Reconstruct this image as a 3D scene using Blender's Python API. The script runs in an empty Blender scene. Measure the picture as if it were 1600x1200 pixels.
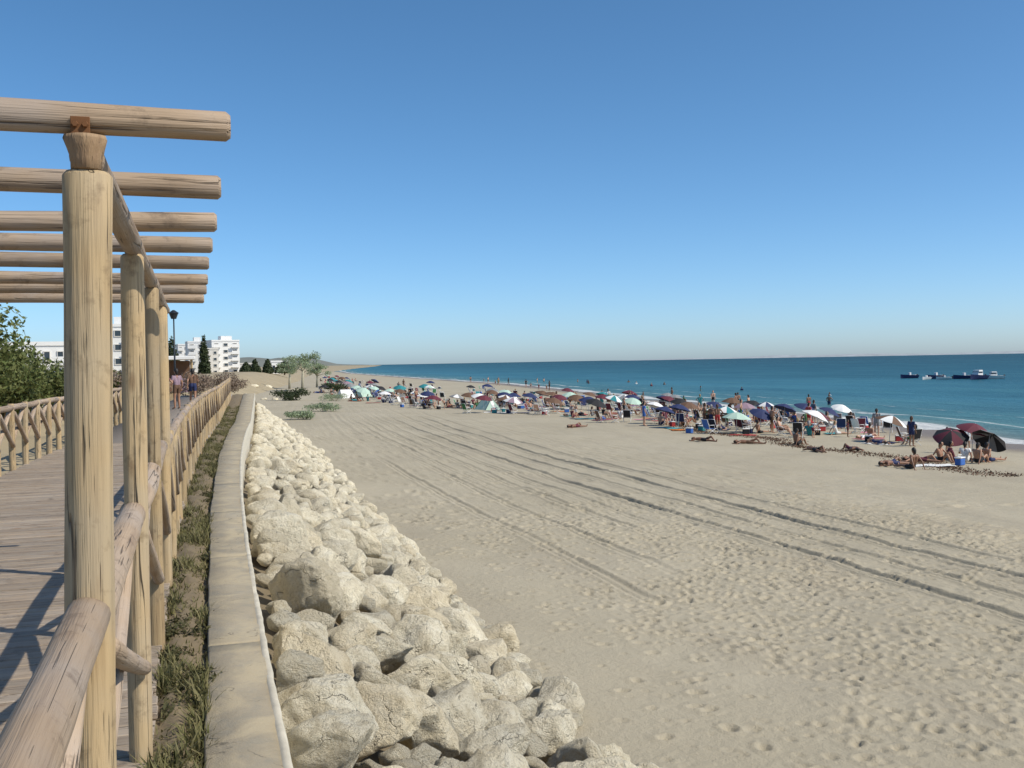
import bpy, bmesh, math, random
import numpy as np
from mathutils import Vector, Matrix, Quaternion

random.seed(11)
RNG = np.random.default_rng(11)
S = bpy.context.scene
COL = S.collection

# ------------------------------------------------------------------ camera
YAW, PITCH, ROLL = math.radians(17.2), math.radians(-1.22), math.radians(1.05)
EYE = Vector((0, 0, 1.75))
fw = Vector((math.sin(YAW) * math.cos(PITCH), math.cos(YAW) * math.cos(PITCH), math.sin(PITCH)))
r0 = Vector((math.cos(YAW), -math.sin(YAW), 0))
u0 = r0.cross(fw)
rt = r0 * math.cos(ROLL) - u0 * math.sin(ROLL)
up = rt.cross(fw)
cd = bpy.data.cameras.new('camera')
cd.sensor_width = 36; cd.lens = 36.0; cd.clip_start = 0.05; cd.clip_end = 90000
cam = bpy.data.objects.new('camera', cd); COL.objects.link(cam)
M = Matrix((rt, up, -fw)).transposed().to_4x4(); M.translation = EYE
cam.matrix_world = M
S.camera = cam

# ------------------------------------------------------------------ world, sun, exposure
SUN_EL = math.radians(46)
SUN_AZ = math.atan2(0.80, -0.60)          # clockwise from +Y
W = bpy.data.worlds.new('World'); S.world = W; W.use_nodes = True
nt = W.node_tree; nt.nodes.clear()
wo = nt.nodes.new('ShaderNodeOutputWorld'); bg = nt.nodes.new('ShaderNodeBackground')
sky = nt.nodes.new('ShaderNodeTexSky'); sky.sky_type = 'NISHITA'; sky.sun_disc = False
sky.sun_elevation = SUN_EL; sky.sun_rotation = SUN_AZ
sky.air_density = 0.6; sky.dust_density = 0.72; sky.ozone_density = 5.0; sky.altitude = 0
bg.inputs['Strength'].default_value = 0.148
hs = nt.nodes.new('ShaderNodeHueSaturation'); hs.inputs['Saturation'].default_value = 1.11; hs.inputs['Hue'].default_value = 0.49
nt.links.new(sky.outputs[0], hs.inputs['Color']); nt.links.new(hs.outputs[0], bg.inputs[0]); nt.links.new(bg.outputs[0], wo.inputs[0])
sd = bpy.data.lights.new('sun', 'SUN'); sd.energy = 3.9; sd.angle = math.radians(0.53); sd.color = (1, 0.935, 0.81)
sun = bpy.data.objects.new('sun', sd); COL.objects.link(sun)
sv = Vector((math.sin(SUN_AZ) * math.cos(SUN_EL), math.cos(SUN_AZ) * math.cos(SUN_EL), math.sin(SUN_EL)))
sun.rotation_mode = 'QUATERNION'; sun.rotation_quaternion = sv.to_track_quat('Z', 'Y'); sun.location = sv * 60
S.render.engine = 'CYCLES'
S.view_settings.view_transform = 'Standard'; S.view_settings.look = 'None'
S.view_settings.exposure = 0.15; S.view_settings.gamma = 1; S.view_settings.use_curve_mapping = False
S.cycles.use_denoising = True
S.cycles.max_bounces = 6; S.cycles.caustics_reflective = False; S.cycles.caustics_refractive = False

# ------------------------------------------------------------------ small helpers
def project(p):
    d = Vector(p) - EYE; z = d.dot(fw)
    return 800 + 1600 * d.dot(rt) / z, 600 - 1600 * d.dot(up) / z, z

def link(o, parent=None):
    COL.objects.link(o)
    if parent: o.parent = parent
    return o

def tag(o, label=None, cat=None, group=None, kind=None):
    if label: o['label'] = label
    if cat: o['category'] = cat
    if group: o['group'] = group
    if kind: o['kind'] = kind
    return o

def empty(name, loc=(0, 0, 0), rz=0.0, scale=1.0):
    o = bpy.data.objects.new(name, None); o.location = loc; o.rotation_euler = (0, 0, rz)
    o.scale = (scale,) * 3; o.empty_display_size = 0.1
    return link(o)

def mesh_obj(name, me, mat=None, parent=None, loc=None):
    o = bpy.data.objects.new(name, me)
    if mat is not None:
        for m in (mat if isinstance(mat, (list, tuple)) else [mat]):
            if len(me.materials) < (len(mat) if isinstance(mat, (list, tuple)) else 1): me.materials.append(m)
    if loc is not None: o.location = loc
    return link(o, parent)

def np_mesh(name, V, F, smooth=False):
    me = bpy.data.meshes.new(name)
    V = np.asarray(V, dtype=np.float32); F = np.asarray(F, dtype=np.int32)
    n = F.shape[1]
    me.vertices.add(len(V)); me.vertices.foreach_set('co', V.ravel())
    me.loops.add(F.size); me.loops.foreach_set('vertex_index', F.ravel())
    me.polygons.add(len(F)); me.polygons.foreach_set('loop_start', np.arange(0, F.size, n, dtype=np.int32))
    me.polygons.foreach_set('loop_total', np.full(len(F), n, dtype=np.int32))
    me.update(calc_edges=True)
    if smooth: me.polygons.foreach_set('use_smooth', np.ones(len(F), dtype=bool))
    return me

def bm_mesh(bm, name, smooth=False):
    me = bpy.data.meshes.new(name)
    bmesh.ops.recalc_face_normals(bm, faces=bm.faces[:])
    bm.to_mesh(me); bm.free()
    if smooth:
        me.polygons.foreach_set('use_smooth', np.ones(len(me.polygons), dtype=bool))
    return me

def bm_box(bm, c, s, rot=None, bevel=0.0):
    r = bmesh.ops.create_cube(bm, size=1.0); vs = r['verts']
    for v in vs:
        p = Vector((v.co.x * s[0], v.co.y * s[1], v.co.z * s[2]))
        if rot: p = rot @ p
        v.co = p + Vector(c)
    if bevel:
        es = list({e for v in vs for e in v.link_edges})
        bmesh.ops.bevel(bm, geom=es, offset=bevel, segments=1, affect='EDGES')
    return vs

def frame_for(a, b):
    d = (Vector(b) - Vector(a)).normalized()
    return d.to_track_quat('Z', 'Y').to_matrix()

def bm_tube(bm, a, b, r1, r2=None, n=10, cap=True):
    r2 = r1 if r2 is None else r2
    a, b = Vector(a), Vector(b); R = frame_for(a, b); rings = []
    for p, r in ((a, r1), (b, r2)):
        rings.append([bm.verts.new(p + R @ Vector((math.cos(t) * r, math.sin(t) * r, 0)))
                      for t in [2 * math.pi * k / n for k in range(n)]])
    for k in range(n):
        bm.faces.new((rings[0][k], rings[0][(k + 1) % n], rings[1][(k + 1) % n], rings[1][k]))
    if cap:
        bm.faces.new(rings[0][::-1]); bm.faces.new(rings[1])

def hash3(ix, iy, iz, seed):
    h = (ix.astype(np.int64) * 374761393 + iy.astype(np.int64) * 668265263 + iz.astype(np.int64) * 2147483647 + seed * 1274126177) & 0xffffffff
    h = ((h ^ (h >> 13)) * 1274126177) & 0xffffffff
    h = (h ^ (h >> 16)) & 0xffffffff
    return h.astype(np.float64) / 0xffffffff * 2 - 1

def vnoise(x, y, z=None, seed=0):
    z = np.zeros_like(x) if z is None else z
    fx, fy, fz = np.floor(x), np.floor(y), np.floor(z)
    tx, ty, tz = x - fx, y - fy, z - fz
    sx, sy, sz = [t * t * t * (t * (t * 6 - 15) + 10) for t in (tx, ty, tz)]
    out = 0
    for dx in (0, 1):
        for dy in (0, 1):
            for dz in (0, 1):
                w = (sx if dx else 1 - sx) * (sy if dy else 1 - sy) * (sz if dz else 1 - sz)
                out = out + w * hash3(fx + dx, fy + dy, fz + dz, seed)
    return out

# ------------------------------------------------------------------ materials
def nodemat(name):
    m = bpy.data.materials.new(name); m.use_nodes = True
    t = m.node_tree; b = t.nodes['Principled BSDF']
    return m, t, b

def N(t, typ, **kw):
    n = t.nodes.new(typ)
    for k, v in kw.items():
        if k in n.inputs: n.inputs[k].default_value = v
        else: setattr(n, k, v)
    return n

def ramp(t, fac, stops):
    r = N(t, 'ShaderNodeValToRGB'); cr = r.color_ramp
    while len(cr.elements) < len(stops): cr.elements.new(0.5)
    for e, (p, c) in zip(cr.elements, stops):
        e.position = p; e.color = (*c, 1) if len(c) == 3 else c
    t.links.new(fac, r.inputs[0]); return r.outputs[0]

def mixc(t, fac, a, b, mode='MIX'):
    n = N(t, 'ShaderNodeMix', data_type='RGBA', blend_type=mode)
    for s, v in ((0, fac), (6, a), (7, b)):
        if hasattr(v, 'links') or hasattr(v, 'is_linked'): t.links.new(v, n.inputs[s])
        else: n.inputs[s].default_value = v if s == 0 else (*v, 1)
    return n.outputs[2]

def mathn(t, op, a, b=None, c=None, clamp=False):
    n = N(t, 'ShaderNodeMath', operation=op); n.use_clamp = clamp
    for i, v in enumerate((a, b, c)):
        if v is None: continue
        if hasattr(v, 'is_linked'): t.links.new(v, n.inputs[i])
        else: n.inputs[i].default_value = v
    return n.outputs[0]

def noise(t, vec, scale, detail=4, rough=0.55, dist=0.0):
    n = N(t, 'ShaderNodeTexNoise', Scale=scale, Detail=detail, Roughness=rough, Distortion=dist)
    if vec is not None: t.links.new(vec, n.inputs['Vector'])
    return n.outputs[0]

def bump(t, b, h, strength, dist):
    n = N(t, 'ShaderNodeBump', Strength=strength, Distance=dist)
    t.links.new(h, n.inputs['Height']); t.links.new(n.outputs[0], b.inputs['Normal'])
    return n

def coords(t, which='Object'):
    return N(t, 'ShaderNodeTexCoord').outputs[which]

def mapping(t, vec, scale=(1, 1, 1), loc=None):
    m = N(t, 'ShaderNodeMapping'); m.inputs['Scale'].default_value = scale
    t.links.new(vec, m.inputs['Vector'])
    if loc is not None: t.links.new(loc, m.inputs['Location'])
    return m.outputs[0]

def obj_random_offset(t, mul=37.0):
    oi = N(t, 'ShaderNodeObjectInfo'); c = N(t, 'ShaderNodeCombineXYZ')
    v = mathn(t, 'MULTIPLY', oi.outputs['Random'], mul)
    for k in range(3): t.links.new(v, c.inputs[k])
    return c.outputs[0], oi.outputs['Random']

def wood(name, light, dark, grey, axis=2, rough=0.72):
    """weathered round timber, grain along local axis"""
    m, t, b = nodemat(name)
    off, rnd = obj_random_offset(t)
    co = coords(t)
    sc = [22, 22, 22]; sc[axis] = 1.3
    g = noise(t, mapping(t, co, tuple(sc), off), 1.0, 5, 0.6, 0.4)
    sc2 = [60, 60, 60]; sc2[axis] = 1.6
    fine = noise(t, mapping(t, co, tuple(sc2), off), 1.0, 3, 0.7)
    big = noise(t, mapping(t, co, (2.5, 2.5, 2.5), off), 1.0, 3, 0.5)
    c = ramp(t, g, [(0.28, dark), (0.5, light), (0.72, tuple(x * 1.12 for x in light))])
    c = mixc(t, mathn(t, 'MULTIPLY', ramp(t, big, [(0.42, (0, 0, 0)), (0.66, (1, 1, 1))]), 0.65), c, grey)
    crack = ramp(t, fine, [(0.31, (1, 1, 1)), (0.38, (0, 0, 0))])
    c = mixc(t, mathn(t, 'MULTIPLY', crack, 0.85), c, tuple(x * 0.25 for x in dark))
    st = noise(t, mapping(t, co, (9, 9, 9), off), 1.0, 5, 0.7)
    c = mixc(t, mathn(t, 'MULTIPLY', ramp(t, st, [(0.30, (1, 1, 1)), (0.44, (0, 0, 0))]), 0.6), c, tuple(x * 0.5 for x in dark))
    sc3 = [13, 13, 13]; sc3[axis] = 0.3
    sp = noise(t, mapping(t, co, tuple(sc3), off), 1.0, 2, 0.5, 0.15)
    split = ramp(t, mathn(t, 'ABSOLUTE', mathn(t, 'SUBTRACT', sp, 0.56)), [(0.0, (1, 1, 1)), (0.008, (0, 0, 0))])
    split = mathn(t, 'MULTIPLY', split, ramp(t, big, [(0.47, (0, 0, 0)), (0.55, (1, 1, 1))]))
    c = mixc(t, mathn(t, 'MULTIPLY', split, 0.75), c, (0.035, 0.022, 0.012))
    # knots
    v = N(t, 'ShaderNodeTexVoronoi', Scale=1.0); sk = [7, 7, 7]; sk[axis] = 2.6
    t.links.new(mapping(t, co, tuple(sk), off), v.inputs['Vector'])
    kn = ramp(t, v.outputs['Distance'], [(0.06, (1, 1, 1)), (0.15, (0, 0, 0))])
    c = mixc(t, mathn(t, 'MULTIPLY', kn, 0.55), c, (0.16, 0.085, 0.035))
    hv = N(t, 'ShaderNodeHueSaturation'); t.links.new(c, hv.inputs['Color'])
    t.links.new(mathn(t, 'MULTIPLY_ADD', rnd, 0.35, 0.82), hv.inputs['Value'])
    t.links.new(hv.outputs[0], b.inputs['Base Color'])
    b.inputs['Roughness'].default_value = rough
    h = mathn(t, 'SUBTRACT', mathn(t, 'ADD', mathn(t, 'MULTIPLY', g, 0.5), mathn(t, 'SUBTRACT', fine, crack)), mathn(t, 'MULTIPLY', split, 2.0))
    bump(t, b, h, 0.7, 0.009)
    return m

MAT = {}
MAT['post'] = wood('post_timber', (0.44, 0.315, 0.165), (0.28, 0.185, 0.09), (0.38, 0.31, 0.21))
MAT['rail'] = wood('rail_timber', (0.37, 0.27, 0.18), (0.23, 0.155, 0.10), (0.38, 0.315, 0.26))
MAT['rafter'] = wood('rafter_timber', (0.33, 0.235, 0.15), (0.20, 0.135, 0.085), (0.33, 0.275, 0.23))
MAT['stained'] = wood('rust_stained_timber', (0.30, 0.19, 0.10), (0.15, 0.085, 0.045), (0.30, 0.24, 0.17))
MAT['plank'] = wood('plank_timber', (0.31, 0.24, 0.17), (0.19, 0.14, 0.10), (0.325, 0.275, 0.22), axis=0)

def flat(name, col, rough=0.7, metal=0.0, var=0.12, bscale=40.0, bstr=0.15, spec=None):
    m, t, b = nodemat(name)
    off, rnd = obj_random_offset(t)
    n = noise(t, mapping(t, coords(t), (1, 1, 1), off), bscale * 0.2, 5)
    c = mixc(t, n, tuple(x * (1 - var) for x in col), tuple(min(1, x * (1 + var)) for x in col))
    t.links.new(c, b.inputs['Base Color'])
    b.inputs['Roughness'].default_value = rough; b.inputs['Metallic'].default_value = metal
    if spec is not None: b.inputs['Specular IOR Level'].default_value = spec
    bump(t, b, noise(t, coords(t), bscale, 4), bstr, 0.004)
    return m

def mat_sand():
    m, t, b = nodemat('sand')
    co = coords(t)
    at = N(t, 'ShaderNodeAttribute'); at.attribute_name = 'shore'
    big = noise(t, co, 0.16, 5, 0.6)
    mid = noise(t, co, 1.9, 5, 0.62)
    dim = noise(t, co, 8.5, 3, 0.6)
    fine = noise(t, co, 42, 4, 0.7)
    grit = noise(t, co, 240, 2, 0.6)
    c = ramp(t, big, [(0.3, (0.385, 0.335, 0.24)), (0.7, (0.46, 0.405, 0.30))])
    c = mixc(t, mathn(t, 'MULTIPLY', ramp(t, mid, [(0.35, (0, 0, 0)), (0.7, (1, 1, 1))]), 0.4), c, (0.40, 0.352, 0.255))
    c = mixc(t, mathn(t, 'MULTIPLY', fine, 0.35), c, (0.32, 0.275, 0.195))
    damp = noise(t, mapping(t, co, (0.5, 0.2, 1)), 1.0, 4, 0.6, 0.5)
    c = mixc(t, mathn(t, 'MULTIPLY', ramp(t, damp, [(0.5, (0, 0, 0)), (0.72, (1, 1, 1))]), 0.35), c, (0.30, 0.255, 0.19))
    speck = ramp(t, grit, [(0.66, (0, 0, 0)), (0.74, (1, 1, 1))])
    c = mixc(t, mathn(t, 'MULTIPLY', speck, 0.35), c, (0.13, 0.105, 0.08))
    # wet sand near the water
    wob = mathn(t, 'MULTIPLY_ADD', noise(t, co, 0.22, 3), 5.0, -2.5)
    d = mathn(t, 'ADD', at.outputs['Fac'], wob)
    wet = N(t, 'ShaderNodeMapRange', interpolation_type='SMOOTHSTEP')
    wet.inputs['From Min'].default_value = -6.5; wet.inputs['From Max'].default_value = -2.0
    t.links.new(d, wet.inputs['Value'])
    c = mixc(t, mathn(t, 'MULTIPLY', wet.outputs[0], 0.9), c, (0.19, 0.145, 0.11))
    t.links.new(c, b.inputs['Base Color'])
    t.links.new(mathn(t, 'MULTIPLY_ADD', wet.outputs[0], -0.45, 0.92), b.inputs['Roughness'])
    b.inputs['Specular IOR Level'].default_value = 0.25
    h = mathn(t, 'ADD', mathn(t, 'ADD', mathn(t, 'MULTIPLY', mid, 0.6), mathn(t, 'MULTIPLY', dim, 0.55)), mathn(t, 'ADD', mathn(t, 'MULTIPLY', fine, 0.28), mathn(t, 'MULTIPLY', grit, 0.05)))
    bump(t, b, h, 0.75, 0.06)
    return m
MAT['sand'] = mat_sand()

def mat_sea():
    m, t, b = nodemat('sea_water')
    co = coords(t)
    at = N(t, 'ShaderNodeAttribute'); at.attribute_name = 'shore'
    wob = mathn(t, 'MULTIPLY_ADD', noise(t, co, 0.02, 4), 60.0, -30.0)
    d = mathn(t, 'ADD', at.outputs['Fac'], mathn(t, 'MULTIPLY', wob, mathn(t, 'MULTIPLY', at.outputs['Fac'], 0.02, clamp=True)))
    lg = mathn(t, 'LOGARITHM', mathn(t, 'MAXIMUM', d, 0.6), 10.0)
    f = mathn(t, 'DIVIDE', lg, 3.6)
    c = ramp(t, f, [(0.0, (0.26, 0.27, 0.22)), (0.2, (0.10, 0.22, 0.22)), (0.42, (0.040, 0.162, 0.222)), (0.62, (0.016, 0.088, 0.128)), (0.85, (0.010, 0.05, 0.072))])
    patch = noise(t, mapping(t, co, (0.05, 0.016, 1)), 1.0, 5, 0.6)
    c = mixc(t, mathn(t, 'MULTIPLY', ramp(t, patch, [(0.38, (0, 0, 0)), (0.68, (1, 1, 1))]), 0.6), c, (0.010, 0.075, 0.11))
    patch2 = noise(t, mapping(t, co, (0.16, 0.03, 1)), 1.0, 4, 0.6)
    c = mixc(t, mathn(t, 'MULTIPLY', ramp(t, patch2, [(0.5, (0, 0, 0)), (0.75, (1, 1, 1))]), 0.5), c, (0.055, 0.19, 0.215))
    # foam: swash edge and two small breakers that follow the shore
    fn = noise(t, mapping(t, co, (1.0, 0.45, 1)), 1.0, 6, 0.7)
    fn2 = noise(t, mapping(t, co, (0.09, 0.05, 1)), 1.0, 3, 0.5)
    dd = mathn(t, 'ADD', at.outputs['Fac'], mathn(t, 'MULTIPLY_ADD', fn2, 6.0, -3.0))
    def band(c0, w):
        x = mathn(t, 'ABSOLUTE', mathn(t, 'SUBTRACT', dd, c0))
        r = N(t, 'ShaderNodeMapRange', interpolation_type='SMOOTHSTEP')
        r.inputs['From Min'].default_value = 0.0; r.inputs['From Max'].default_value = w
        r.inputs['To Min'].default_value = 1.0; r.inputs['To Max'].default_value = 0.0
        t.links.new(x, r.inputs['Value']); return r.outputs[0]
    fo = mathn(t, 'MAXIMUM', mathn(t, 'MULTIPLY', band(0.4, 2.6), 0.95), mathn(t, 'MULTIPLY', band(6.0, 1.4), 0.62))
    fo = mathn(t, 'MAXIMUM', fo, mathn(t, 'MULTIPLY', band(12.5, 1.0), 0.5))
    thr = mathn(t, 'SUBTRACT', mathn(t, 'ADD', mathn(t, 'MULTIPLY', fo, 0.75), mathn(t, 'MULTIPLY', fn, 0.55)), 0.62)
    foam = mathn(t, 'MULTIPLY', thr, 6.0, clamp=True)
    foam = mathn(t, 'MULTIPLY', foam, 0.75)
    c = mixc(t, foam, c, (0.66, 0.66, 0.65))
    t.links.new(c, b.inputs['Base Color'])
    t.links.new(mathn(t, 'MULTIPLY_ADD', foam, 0.6, 0.2), b.inputs['Roughness'])
    b.inputs['IOR'].default_value = 1.33
    b.inputs['Specular IOR Level'].default_value = 0.12
    w1 = noise(t, mapping(t, co, (0.55, 0.2, 1)), 1.0, 5, 0.62, 0.4)
    w2 = noise(t, mapping(t, co, (3.2, 1.8, 1)), 1.0, 4, 0.6, 0.3)
    w3 = noise(t, mapping(t, co, (0.06, 0.022, 1)), 1.0, 4, 0.6, 0.3)
    h = mathn(t, 'ADD', mathn(t, 'ADD', w1, mathn(t, 'MULTIPLY', w2, 0.22)), mathn(t, 'MULTIPLY', w3, 1.4))
    bn = N(t, 'ShaderNodeBump', Strength=0.9, Distance=0.55); t.links.new(h, bn.inputs['Height'])
    df = N(t, 'ShaderNodeBsdfDiffuse'); t.links.new(c, df.inputs['Color']); t.links.new(bn.outputs[0], df.inputs['Normal'])
    gl = N(t, 'ShaderNodeBsdfGlossy', Roughness=0.22); t.links.new(bn.outputs[0], gl.inputs['Normal'])
    fr = N(t, 'ShaderNodeFresnel', IOR=1.33); t.links.new(bn.outputs[0], fr.inputs['Normal'])
    ff = mathn(t, 'MULTIPLY', mathn(t, 'MINIMUM', fr.outputs[0], 0.20), mathn(t, 'SUBTRACT', 1.0, foam))
    mx = N(t, 'ShaderNodeMixShader'); t.links.new(ff, mx.inputs[0]); t.links.new(df.outputs[0], mx.inputs[1]); t.links.new(gl.outputs[0], mx.inputs[2])
    t.links.new(mx.outputs[0], t.nodes['Material Output'].inputs[0])
    return m
MAT['sea'] = mat_sea()

def mat_rock():
    m, t, b = nodemat('limestone')
    off, rnd = obj_random_offset(t)
    co = mapping(t, coords(t), (1, 1, 1), off)
    big = noise(t, co, 2.6, 5, 0.6, 0.3)
    mid = noise(t, co, 9, 6, 0.68)
    pit = noise(t, co, 26, 5, 0.75)
    c = ramp(t, big, [(0.28, (0.60, 0.53, 0.39)), (0.5, (0.78, 0.715, 0.565)), (0.72, (0.83, 0.785, 0.66))])
    c = mixc(t, mathn(t, 'MULTIPLY', ramp(t, mid, [(0.3, (1, 1, 1)), (0.48, (0, 0, 0))]), 0.5), c, (0.42, 0.35, 0.23))
    c = mixc(t, mathn(t, 'MULTIPLY', ramp(t, pit, [(0.34, (1, 1, 1)), (0.45, (0, 0, 0))]), 0.6), c, (0.19, 0.155, 0.10))
    grey = ramp(t, rnd, [(0.55, (0, 0, 0)), (0.95, (1, 1, 1))])
    c = mixc(t, mathn(t, 'MULTIPLY', grey, 0.5), c, (0.52, 0.50, 0.43))
    pv = ramp(t, rnd, [(0.0, (0.74, 0.73, 0.70)), (0.12, (1.06, 1.04, 0.98)), (0.3, (0.94, 0.89, 0.80)), (0.5, (1.12, 1.11, 1.07)), (0.68, (0.88, 0.87, 0.84)), (0.85, (1.08, 1.05, 0.98)), (1.0, (0.82, 0.76, 0.66))])
    c = mixc(t, 1.0, c, pv, 'MULTIPLY')
    tone = noise(t, co, 0.9, 3, 0.5)
    c = mixc(t, mathn(t, 'MULTIPLY', ramp(t, tone, [(0.42, (0, 0, 0)), (0.66, (1, 1, 1))]), 0.30), c, (0.54, 0.45, 0.31))
    vc = N(t, 'ShaderNodeTexVoronoi', Scale=0.95, feature='DISTANCE_TO_EDGE'); wv = N(t, 'ShaderNodeVectorMath', operation='ADD')
    nz = N(t, 'ShaderNodeTexNoise', Scale=2.2, Detail=5.0); t.links.new(co, nz.inputs['Vector'])
    t.links.new(co, wv.inputs[0]); t.links.new(nz.outputs['Color'], wv.inputs[1]); t.links.new(wv.outputs[0], vc.inputs['Vector'])
    crk = ramp(t, vc.outputs['Distance'], [(0.0, (1, 1, 1)), (0.016, (0, 0, 0))])
    crk = mathn(t, 'MULTIPLY', crk, ramp(t, big, [(0.48, (0, 0, 0)), (0.56, (1, 1, 1))]))
    c = mixc(t, mathn(t, 'MULTIPLY', crk, 0.4), c, (0.20, 0.16, 0.10))
    t.links.new(c, b.inputs['Base Color'])
    b.inputs['Roughness'].default_value = 0.93; b.inputs['Specular IOR Level'].default_value = 0.2
    h = mathn(t, 'SUBTRACT', mathn(t, 'ADD', mathn(t, 'MULTIPLY', mid, 1.0), mathn(t, 'MULTIPLY', pit, 0.35)), mathn(t, 'MULTIPLY', crk, 0.5))
    bump(t, b, h, 1.0, 0.06)
    return m
MAT['rock'] = mat_rock()

def mat_concrete():
    m, t, b = nodemat('weathered_concrete')
    co = coords(t)
    big = noise(t, co, 1.1, 5, 0.6); mid = noise(t, co, 7, 6, 0.65); fine = noise(t, co, 70, 4, 0.7)
    c = ramp(t, big, [(0.3, (0.24, 0.205, 0.145)), (0.55, (0.31, 0.262, 0.185)), (0.75, (0.35, 0.305, 0.225))])
    c = mixc(t, mathn(t, 'MULTIPLY', ramp(t, mid, [(0.36, (1, 1, 1)), (0.52, (0, 0, 0))]), 0.5), c, (0.22, 0.205, 0.165))
    c = mixc(t, mathn(t, 'MULTIPLY', ramp(t, fine, [(0.6, (0, 0, 0)), (0.7, (1, 1, 1))]), 0.3), c, (0.17, 0.15, 0.12))
    sand = ramp(t, noise(t, co, 2.3, 4, 0.6, 0.6), [(0.46, (0, 0, 0)), (0.60, (1, 1, 1))])
    c = mixc(t, mathn(t, 'MULTIPLY', sand, 0.75), c, (0.40, 0.33, 0.215))
    vc = N(t, 'ShaderNodeTexVoronoi', Scale=0.8, feature='DISTANCE_TO_EDGE'); wv = N(t, 'ShaderNodeVectorMath', operation='ADD')
    nz = N(t, 'ShaderNodeTexNoise', Scale=2.5, Detail=5.0); t.links.new(co, nz.inputs['Vector'])
    t.links.new(co, wv.inputs[0]); t.links.new(nz.outputs['Color'], wv.inputs[1]); t.links.new(wv.outputs[0], vc.inputs['Vector'])
    crk = ramp(t, vc.outputs['Distance'], [(0.0, (1, 1, 1)), (0.009, (0, 0, 0))])
    crk = mathn(t, 'MULTIPLY', crk, ramp(t, mid, [(0.46, (0, 0, 0)), (0.56, (1, 1, 1))]))
    c = mixc(t, mathn(t, 'MULTIPLY', crk, 0.8), c, (0.08, 0.07, 0.05))
    t.links.new(c, b.inputs['Base Color']); b.inputs['Roughness'].default_value = 0.92
    bump(t, b, mathn(t, 'ADD', mid, mathn(t, 'MULTIPLY', fine, 0.4)), 0.6, 0.02)
    return m
MAT['concrete'] = mat_concrete()
MAT['coping'] = flat('pale_coping', (0.50, 0.455, 0.36), 0.9, var=0.45, bscale=30, bstr=0.6)
MAT['soil'] = flat('dry_soil', (0.19, 0.145, 0.085), 0.95, var=0.45, bscale=25, bstr=0.9)
MAT['core'] = flat('shaded_rubble_core', (0.17, 0.135, 0.085), 0.95, var=0.35, bscale=14, bstr=0.9)  # dark tone puts shade into the gaps between the rocks

def mat_leaf(name, c1, c2, c3, scale=1.3):
    m, t, b = nodemat(name)
    n = noise(t, coords(t), scale, 4, 0.6)
    g = N(t, 'ShaderNodeNewGeometry')
    r = g.outputs['Random Per Island']
    c = ramp(t, n, [(0.35, c1), (0.65, c2)])
    c = mixc(t, mathn(t, 'MULTIPLY', r, 0.75), c, c3)
    t.links.new(c, b.inputs['Base Color']); b.inputs['Roughness'].default_value = 0.6
    b.inputs['Specular IOR Level'].default_value = 0.25
    tr = N(t, 'ShaderNodeBsdfTranslucent'); t.links.new(c, tr.inputs['Color'])
    mx = N(t, 'ShaderNodeMixShader'); mx.inputs[0].default_value = 0.25
    out = t.nodes['Material Output']
    t.links.new(b.outputs[0], mx.inputs[1]); t.links.new(tr.outputs[0], mx.inputs[2]); t.links.new(mx.outputs[0], out.inputs[0])
    return m
MAT['leaf'] = mat_leaf('shrub_leaf', (0.07, 0.10, 0.025), (0.13, 0.165, 0.05), (0.19, 0.19, 0.07))
MAT['leaf_dark'] = mat_leaf('dark_leaf', (0.028, 0.045, 0.018), (0.05, 0.07, 0.028), (0.075, 0.09, 0.04))
MAT['leaf_pale'] = mat_leaf('pale_leaf', (0.19, 0.25, 0.13), (0.28, 0.35, 0.2), (0.36, 0.41, 0.27))
MAT['grass'] = mat_leaf('weed_blade', (0.075, 0.08, 0.024), (0.15, 0.145, 0.05), (0.29, 0.245, 0.12), 4.0)
MAT['creeper'] = mat_leaf('creeper_leaf', (0.045, 0.05, 0.018), (0.085, 0.085, 0.03), (0.13, 0.11, 0.05), 6.0)
MAT['dry'] = mat_leaf('dry_shrub', (0.20, 0.135, 0.095), (0.26, 0.19, 0.14), (0.31, 0.25, 0.19), 1.0)
MAT['bark'] = flat('bark', (0.17, 0.125, 0.085), 0.9, var=0.4, bscale=18, bstr=0.8)
MAT['palm_bark'] = flat('palm_bark', (0.36, 0.33, 0.24), 0.9, var=0.3, bscale=12, bstr=0.8)
MAT['white'] = flat('white_render', (0.78, 0.77, 0.74), 0.85, var=0.05, bscale=6)
MAT['offwhite'] = flat('cream_render', (0.66, 0.63, 0.57), 0.85, var=0.06, bscale=6)
MAT['glass'] = flat('dark_glass', (0.035, 0.05, 0.065), 0.12, var=0.3, bscale=2, bstr=0.0)
MAT['shadowgrey'] = flat('grey_render', (0.30, 0.30, 0.30), 0.8)
MAT['darkmetal'] = flat('dark_metal', (0.045, 0.05, 0.055), 0.45, 0.6)
MAT['whitemetal'] = flat('white_paint', (0.75, 0.75, 0.74), 0.4)
MAT['hill'] = flat('far_hill', (0.16, 0.17, 0.15), 0.95, var=0.3, bscale=0.01, bstr=0.0)
MAT['coast'] = flat('hazed_far_town', (0.33, 0.36, 0.38), 0.95, var=0.35, bscale=0.05, bstr=0.0)  # pale blue-grey: distance haze put into the town's colour
MAT['land'] = flat('inland_ground', (0.34, 0.275, 0.17), 0.95, var=0.35, bscale=2.0, bstr=0.7)
MAT['endgrain'] = flat('end_grain', (0.21, 0.145, 0.09), 0.85, var=0.45, bscale=50, bstr=0.8)
MAT['rust'] = flat('rusty_steel', (0.20, 0.085, 0.03), 0.85, 0.2, var=0.5)

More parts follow.
